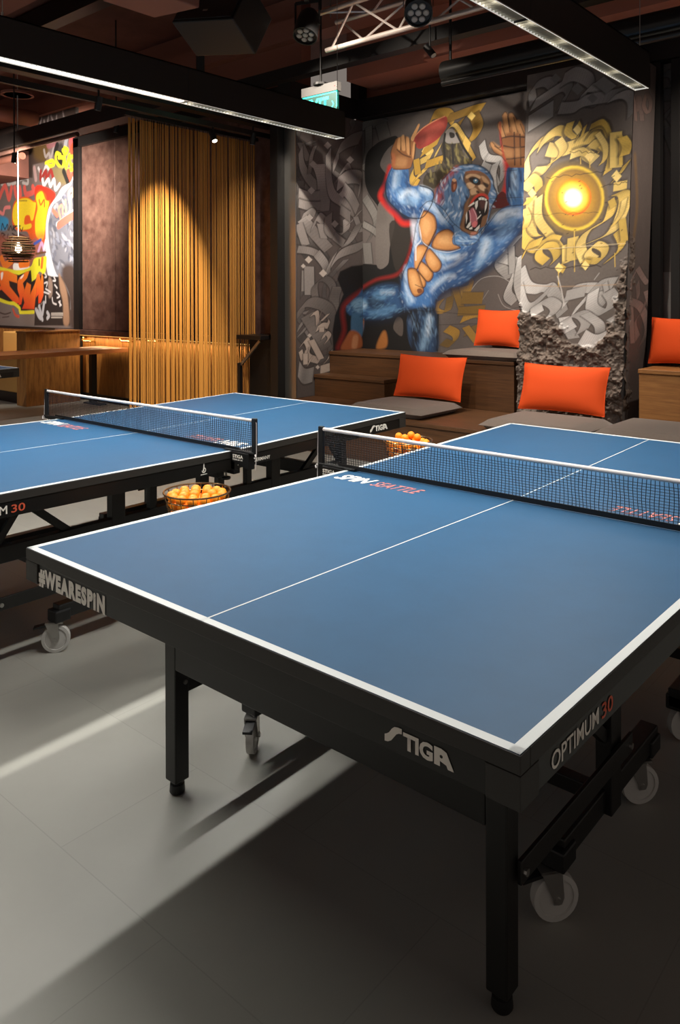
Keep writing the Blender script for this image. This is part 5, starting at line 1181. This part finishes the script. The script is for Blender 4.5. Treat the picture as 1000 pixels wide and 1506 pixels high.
for pts, w_, a_ in (([(20, 70), (60, 170), (140, 190), (200, 180), (250, 260), (280, 340)], 0.11, 40), ([(20, 180), (60, 300), (130, 260), (200, 190)], 0.09, 60), ([(130, 340), (120, 290), (180, 260), (240, 300), (200, 360)], 0.11, 30), ([(300, 280), (330, 200), (440, 180), (500, 200), (520, 300)], 0.10, 50), ([(300, 230), (420, 200)], 0.08, 80), ([(340, 340), (420, 250), (500, 170), (600, 150)], 0.10, 60),
                    ([(470, 200), (460, 300), (540, 330), (590, 260), (560, 200)], 0.10, 30), ([(290, 360), (310, 420), (350, 490)], 0.09, 10), ([(330, 440), (300, 380), (380, 340), (430, 380), (400, 450)], 0.11, 30), ([(420, 340), (500, 400), (510, 460)], 0.08, 20), ([(400, 480), (470, 510), (560, 460), (620, 400), (620, 350)], 0.12, 60), ([(580, 360), (630, 380)], 0.09, 30), ([(540, 150), (550, 200)], 0.04, 30)):
    p.nib(pts, w_ * 1.15, a_, (212, 210, 210), (168, 165, 164), edge=(66, 60, 58), ew=0.010, shade=0.3)
p.line([(250, 110), (275, 200), (290, 290)], 0.012, (196, 192, 190), 0.8); p.line([(505, 90), (475, 130)], 0.008, SIL, 0.8, smooth=False); p.line([(20, 165), (300, 172), (610, 160)], 0.009, (180, 150, 120), 0.6)
# cracks
rc = random.Random(8)
p.zone(1, 0, 0)
def crack(x0, y0, x1, y1, n=14, j=2.0, w_=0.006):
    pts = [(x0 + (x1 - x0) * k / n, y0 + (y1 - y0) * k / n + rc.uniform(-j, j)) for k in range(n + 1)]; p.line(pts, w_, (44, 34, 28), 0.85, 0.004, smooth=False)
crack(804, 262, 890, 252); crack(775, 317, 880, 312, w_=0.004); crack(838, 223, 880, 224); crack(780, 395, 884, 391, w_=0.008); crack(884, 275, 922, 268); crack(768, 368, 920, 362, w_=0.004)
for k in range(30):
    x = rc.uniform(800, 915); y = rc.uniform(255, 400); p.line([(x, y), (x + rc.uniform(1, 3), y - rc.uniform(0, 1.5))], 0.007, (50, 38, 30), 0.8, smooth=False)
p.line([(776, 368), (920, 358)], 0.006, (226, 208, 170), 0.6, smooth=False)
# crumbled foot: displaced concrete
rs = np.random.RandomState(5)
N1_ = fract(p.A.shape, 9, rs, 5); N2_ = fract(p.A.shape, 26, rs, 4); N3_ = fract(p.A.shape, 6, rs, 3)
def mask(poly, soft, jit=0.10):
    q = p.img.copy(); p.img[:] = 0; P = wl(poly); p.polyw(P, (1, 1, 1), 1, soft); r = p.img[..., 0].copy(); p.img[:] = q; return r
mk = mask([(740, 455), (768, 462), (800, 470), (832, 482), (842, 505), (870, 514), (895, 498), (902, 455), (908, 430), (912, 392), (930, 380), (960, 700), (740, 700)], 0.22)
mk = np.clip((mk + (N3_ - 0.5) * 0.9 + (N1_ - 0.5) * 0.5 - 0.42) * 7, 0, 1)
jag = np.abs(N1_ * 2 - 1) ; lump = (1 - jag) ** 2
rel = mk * (-0.02 + 0.10 * N1_ ** 1.4 * (0.4 + N2_) + 0.022 * (N2_ - 0.5))
gx = np.abs(np.gradient(N2_)[1]) * 40
rcx = np.array(lin((104, 92, 84)))[None, None] * (0.55 + 0.9 * N2_[..., None])
p.img = p.img * (1 - mk[..., None]) + rcx * mk[..., None]
p.noise(0.15, 7)
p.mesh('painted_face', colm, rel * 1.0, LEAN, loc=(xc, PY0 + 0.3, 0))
# side face
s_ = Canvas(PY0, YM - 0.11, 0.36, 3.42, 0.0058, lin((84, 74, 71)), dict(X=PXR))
s_w = s_.w
def wside(pts):
    out = []
    for x, y in pts:
        u, v = s_.T(x, y); q = at(u, v, X=PXR); q = at(u, v, X=PXR + (q[2] - 0.8) * LEAN); out.append((q[1], q[2]))
    return np.array(out)
s_.w = wside
s_.zone(0.24, 760, 380)
PK = (150, 128, 122)
for pts, w_, a_ in (([(740, 60), (700, 150), (690, 260)], 0.10, 30), ([(740, 60), (800, 150), (830, 100)], 0.10, 20), ([(680, 320), (740, 250), (740, 150)], 0.10, 40), ([(690, 260), (760, 300), (800, 420), (760, 530)], 0.14, 20), ([(830, 130), (780, 300), (720, 400), (740, 490)], 0.12, 30), ([(700, 300), (710, 520)], 0.10, 0), ([(790, 200), (820, 330), (830, 490)], 0.10, 10)):
    s_.nib(pts, w_, a_, PK, R(PK, 0.85), edge=(50, 42, 40))
s_.zone(0.23, 770, 95)
for pts, w_, a_ in (([(690, 170), (720, 300), (740, 200), (760, 360)], 0.10, 10), ([(790, 180), (770, 260), (800, 310), (815, 240), (790, 180)], 0.09, 20), ([(710, 240), (720, 360)], 0.07, 0)):
    s_.nib(pts, w_, a_, (126, 100, 92), (100, 84, 80), edge=(44, 36, 34))
s_.zone(1, 0, 0)
s_.line([(934, 230), (937, 300), (932, 350)], 0.05, (130, 96, 44), 0.5, 0.05)
s_.noise(0.15, 5)
rs = np.random.RandomState(9); K1 = fract(s_.A.shape, 5, rs, 5)
mz = np.clip((PY0 + 0.10 + 0.22 * (K1 - 0.4) - s_.A) * 30, 0, 1) * np.clip((1.75 + K1 * 0.4 - s_.B) * 8, 0, 1)
s_.img = s_.img * (1 - mz[..., None]) + np.array(lin((80, 68, 60))) * mz[..., None] * (0.5 + K1[..., None])
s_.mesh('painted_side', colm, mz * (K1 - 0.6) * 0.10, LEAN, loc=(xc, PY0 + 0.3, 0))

# ---------------- graffiti wall
q = Canvas(-12.4, -9.72, 1.0, 4.35, 0.011, lin((64, 50, 46)), dict(Y=YP))
q.zone(0.12, 0, 180)
q.poly([(-200, 640), (400, 680), (400, 520), (560, 480), (600, 200), (980, 60), (980, 2700), (-200, 2700)], (112, 100, 98))
q.poly([(400, 230), (600, 220), (560, 470), (420, 430)], (96, 72, 30), 0.8, 0.1, True)
def scr(pts, w_, c_, a=1): q.line(pts, w_, c_, a, 0.012)
scr([(540, 340), (560, 420), (600, 380), (620, 440), (660, 300)], 0.05, (150, 140, 140)); scr([(600, 260), (680, 230)], 0.16, (150, 90, 100), 0.7); scr([(830, 110), (800, 280)], 0.09, (150, 150, 160)); 
scr([(900, 180), (880, 250), (920, 300)], 0.16, (214, 84, 88)); scr([(900, 330), (920, 380)], 0.2, (206, 70, 30), 0.8)
scr([(700, 280), (680, 380), (760, 400), (740, 520)], 0.10, (26, 24, 24))
q.poly([(690, 300), (760, 250), (800, 420), (760, 600), (700, 560), (660, 420)], (30, 28, 26), 0.8, 0.05, True)
YL = (214, 206, 40)
for pts in ([(560, 500), (640, 470), (660, 520), (580, 540)], [(740, 400), (690, 380), (690, 480), (760, 560), (780, 440), (720, 430)], [(790, 310), (830, 340), (800, 390), (770, 340)], [(790, 430), (810, 560), (840, 420)], [(850, 400), (870, 520), (920, 510)], [(880, 420), (920, 430)], [(840, 580), (925, 575)]): scr(pts, 0.06, YL)
scr([(420, 560), (440, 700)], 0.08, (170, 140, 140)); scr([(470, 560), (520, 640), (560, 540), (600, 580)], 0.05, (190, 186, 190)); q.poly([(640, 560), (800, 560), (840, 720), (760, 760), (660, 660)], (120, 108, 76), 1, 0.06, True)
scr([(500, 600), (500, 700), (560, 600), (570, 700), (620, 590), (650, 680)], 0.07, (140, 42, 38)); scr([(520, 700), (540, 770), (590, 700), (620, 780), (660, 700), (680, 820), (730, 760)], 0.06, (226, 226, 230)); scr([(840, 600), (860, 700), (920, 600), (920, 700)], 0.09, (196, 84, 66)); scr([(780, 600), (830, 730)], 0.09, (34, 32, 30))
for pts in ([(10, 700), (20, 760), (60, 740), (70, 690), (30, 680)], [(100, 680), (100, 760), (190, 740)], [(250, 700), (330, 680), (340, 750), (280, 740)]): scr(pts, 0.05, (190, 184, 184))
for pts in ([(-10, 930), (60, 780), (110, 940), (140, 800)], [(180, 800), (200, 900), (250, 900), (240, 800)], [(300, 800), (320, 880), (400, 860)], [(400, 790), (430, 850)]): scr(pts, 0.09, (216, 96, 88))
scr([(0, 1100), (40, 1120), (60, 1050), (120, 1040)], 0.06, (220, 130, 130))
q.poly([(440, 780), (560, 790), (680, 880), (600, 1010), (440, 960)], (206, 52, 34), smooth=True)
q.poly([(160, 1020), (220, 930), (330, 910), (420, 960), (450, 860), (500, 825), (560, 880), (580, 960), (620, 960), (590, 1150), (560, 1330), (540, 1480), (480, 1470), (440, 1420), (380, 1440), (330, 1340), (220, 1330), (150, 1230)], (222, 90, 28), smooth=True)
q.poly([(165, 1040), (230, 950), (330, 930), (410, 975), (440, 1000), (410, 1180), (380, 1200), (360, 1140), (310, 1150), (300, 1250), (380, 1240), (370, 1300), (240, 1310), (160, 1210)], (236, 206, 42), smooth=True)
q.poly([(440, 920), (470, 860), (520, 850), (560, 950), (600, 980), (570, 1150), (540, 1400), (500, 1440), (440, 1380), (430, 1200), (460, 1050)], (238, 196, 40), smooth=True)
scr([(480, 950), (500, 1010), (540, 950), (545, 1030)], 0.03, (214, 90, 30)); scr([(200, 960), (330, 960)], 0.02, (160, 130, 40))
q.poly([(940, 700), (860, 740), (760, 800), (700, 900), (640, 980), (590, 1080), (560, 1300), (560, 1700), (620, 2000), (700, 2150), (940, 2200)], (206, 210, 222), smooth=True)
q.poly([(930, 750), (860, 780), (780, 880), (740, 940), (660, 1000), (620, 1100), (590, 1300), (620, 1600), (720, 1900), (930, 1900)], (116, 118, 130), smooth=True)
q.fur([(930, 760), (780, 880), (620, 1100), (600, 1400), (640, 1700), (760, 1900), (930, 1850)], [(150, 156, 176), (70, 72, 86), (96, 100, 120), (180, 180, 190)], 110, 90, 0.05, 70, 40, 0.6, 4)
scr([(740, 1170), (720, 1060), (760, 1020), (770, 1120)], 0.05, (226, 150, 130)); scr([(800, 960), (810, 1100)], 0.05, (230, 180, 140)); scr([(860, 1000), (840, 880), (880, 820), (920, 880), (870, 920), (860, 1100)], 0.06, (228, 190, 160)); scr([(700, 1250), (930, 1080)], 0.07, (224, 222, 230)); scr([(720, 1260), (830, 1180), (930, 1120)], 0.12, (216, 110, 96)); scr([(650, 1080), (700, 1140)], 0.07, (226, 120, 100))
q.zone(0.12, 0, 330)
q.poly([(-200, -60), (0, -100), (100, -60), (80, 60), (-20, 60)], (50, 140, 190), 1, 0.05, True)
for pts in ([(20, 70), (30, -10), (60, 60), (90, 0), (100, 70)], [(110, 70), (130, 20), (150, 70)], [(160, 70), (165, 20), (190, 30), (165, 50), (190, 80)], [(190, 20), (250, 20)], [(220, 20), (225, 90)], [(240, 40), (265, 80), (280, 40)], [(10, 180), (20, 110), (60, 130), (30, 150), (70, 190)], [(100, 120), (90, 180), (130, 180)], [(150, 110), (200, 140), (240, 120), (300, 150), (370, 180)]): scr(pts, 0.022, (30, 24, 30))
q.poly([(-100, 120), (100, 160), (400, 130), (540, 100), (560, 250), (500, 330), (300, 560), (-100, 560)], (170, 80, 50), 0.6, 0.1, True)
scr([(420, 240), (500, 190)], 0.05, (60, 80, 160)); scr([(470, 330), (510, 230), (540, 330)], 0.06, (190, 150, 190)); scr([(560, 200), (540, 300)], 0.05, (210, 220, 236)); scr([(440, 360), (560, 340)], 0.03, (96, 60, 30))
scr([(20, 420), (60, 500), (140, 450)], 0.12, (226, 120, 40)); scr([(180, 520), (340, 540)], 0.12, (236, 236, 236)); scr([(250, 490), (340, 480)], 0.12, (232, 120, 36))
q.poly([(-100, 500), (200, 560), (370, 520), (420, 420), (520, 400), (570, 400), (560, 560), (540, 620), (480, 580), (420, 700), (360, 700), (200, 640), (-100, 560)], (224, 216, 48), smooth=True)
scr([(480, 430), (480, 500)], 0.03, (60, 40, 30)); scr([(520, 420), (510, 520)], 0.07, (226, 110, 40))
q.poly([(-100, 540), (230, 620), (380, 560), (390, 700), (540, 600), (560, 900), (430, 1050), (260, 1060), (200, 980), (60, 950), (-100, 880)], (34, 22, 20))
OR = (214, 58, 28); OR2 = (240, 130, 36)
for P in ([(-100, 560), (100, 570), (210, 625), (210, 720), (110, 690), (120, 760), (230, 900), (235, 960), (190, 975), (20, 800), (-100, 850), (-100, 700), (10, 760), (-10, 680), (-100, 660)], [(215, 700), (240, 650), (320, 580), (360, 575), (330, 660), (280, 720), (300, 800), (260, 980), (225, 990), (240, 880), (215, 800)],
          [(290, 840), (330, 710), (380, 740), (370, 860), (430, 720), (450, 650), (440, 860), (420, 1040), (270, 1035), (300, 960), (280, 880)], [(450, 620), (480, 600), (500, 700), (510, 600), (530, 640), (535, 860), (500, 960), (470, 970), (470, 860), (440, 900)]):
    q.poly(P, OR, 1, 0.012, False, OR2, (0.3, 1))
q.poly([(10, 600), (40, 590), (30, 660), (15, 680)], (244, 230, 226), smooth=True); q.poly([(250, 650), (290, 610), (285, 640), (255, 670)], (244, 230, 226), smooth=True)
scr([(-60, 900), (100, 965), (170, 970), (240, 1030), (250, 1080), (410, 1075)], 0.06, (222, 214, 48)); q.poly([(-200, 930), (20, 960), (140, 990), (230, 1060), (240, 1100), (420, 1100), (420, 1300), (-200, 1300)], (116, 106, 104)); scr([(160, 1040), (190, 1110), (230, 1130)], 0.05, (200, 70, 40), 0.8); scr([(0, 1080), (60, 1100), (130, 1080)], 0.02, (60, 40, 40)); scr([(30, 1140), (110, 1130)], 0.015, (60, 40, 40))
q.poly([(540, 610), (640, 640), (760, 640), (860, 900), (860, 1240), (420, 1240), (430, 1060), (530, 960)], (34, 26, 26))
q.poly([(780, 500), (930, 560), (930, 1240), (860, 1240), (840, 900), (760, 680)], (70, 56, 52), 1, 0.1, True); q.poly([(720, 610), (750, 650), (820, 830), (850, 1200), (780, 1220), (770, 960), (735, 800)], (150, 118, 96), 1, 0.04, True)
q.poly([(600, 640), (640, 700), (640, 860), (600, 900), (590, 760)], (140, 120, 110), 1, 0.03, True)
WT = (206, 202, 206)
for pts in ([(550, 600), (570, 640), (550, 650)], [(545, 720), (580, 710), (570, 760)], [(560, 790), (620, 830)], [(540, 830), (600, 850)], [(560, 880), (560, 960)], [(660, 640), (680, 690), (650, 690)], [(670, 740), (700, 780)], [(690, 830), (730, 880), (700, 900)], [(720, 950), (750, 990)], [(735, 940), (735, 1000)], [(640, 900), (650, 960), (690, 980)]): scr(pts, 0.025, WT)
for pts in ([(440, 1040), (470, 1120), (500, 1150), (460, 1060)], [(480, 1000), (520, 1170)], [(540, 960), (520, 1100)], [(580, 1080), (600, 1120), (580, 1150)]): scr(pts, 0.06, (170, 172, 182))
for pts in ([(630, 1090), (770, 1090)], [(630, 1140), (760, 1140)], [(630, 1110), (770, 1112)]): q.line(pts, 0.018, (196, 190, 186), 0.8, 0.015)
q.zone(0.34, 0, 0)
q.poly([(140, 560), (150, 480), (200, 420), (270, 420), (285, 470), (280, 560)], (70, 58, 56), 0.9, 0.1)
for pts in ([(150, 520), (165, 560), (180, 510)], [(190, 520), (200, 555), (210, 500)], [(220, 500), (240, 545), (245, 500)], [(180, 455), (200, 440), (220, 465)], [(262, 430), (280, 530)]): scr(pts, 0.035, (160, 148, 150), 0.8)
q.noise(0.15, 6)
q.mesh('graffiti_painting', wall_graf)
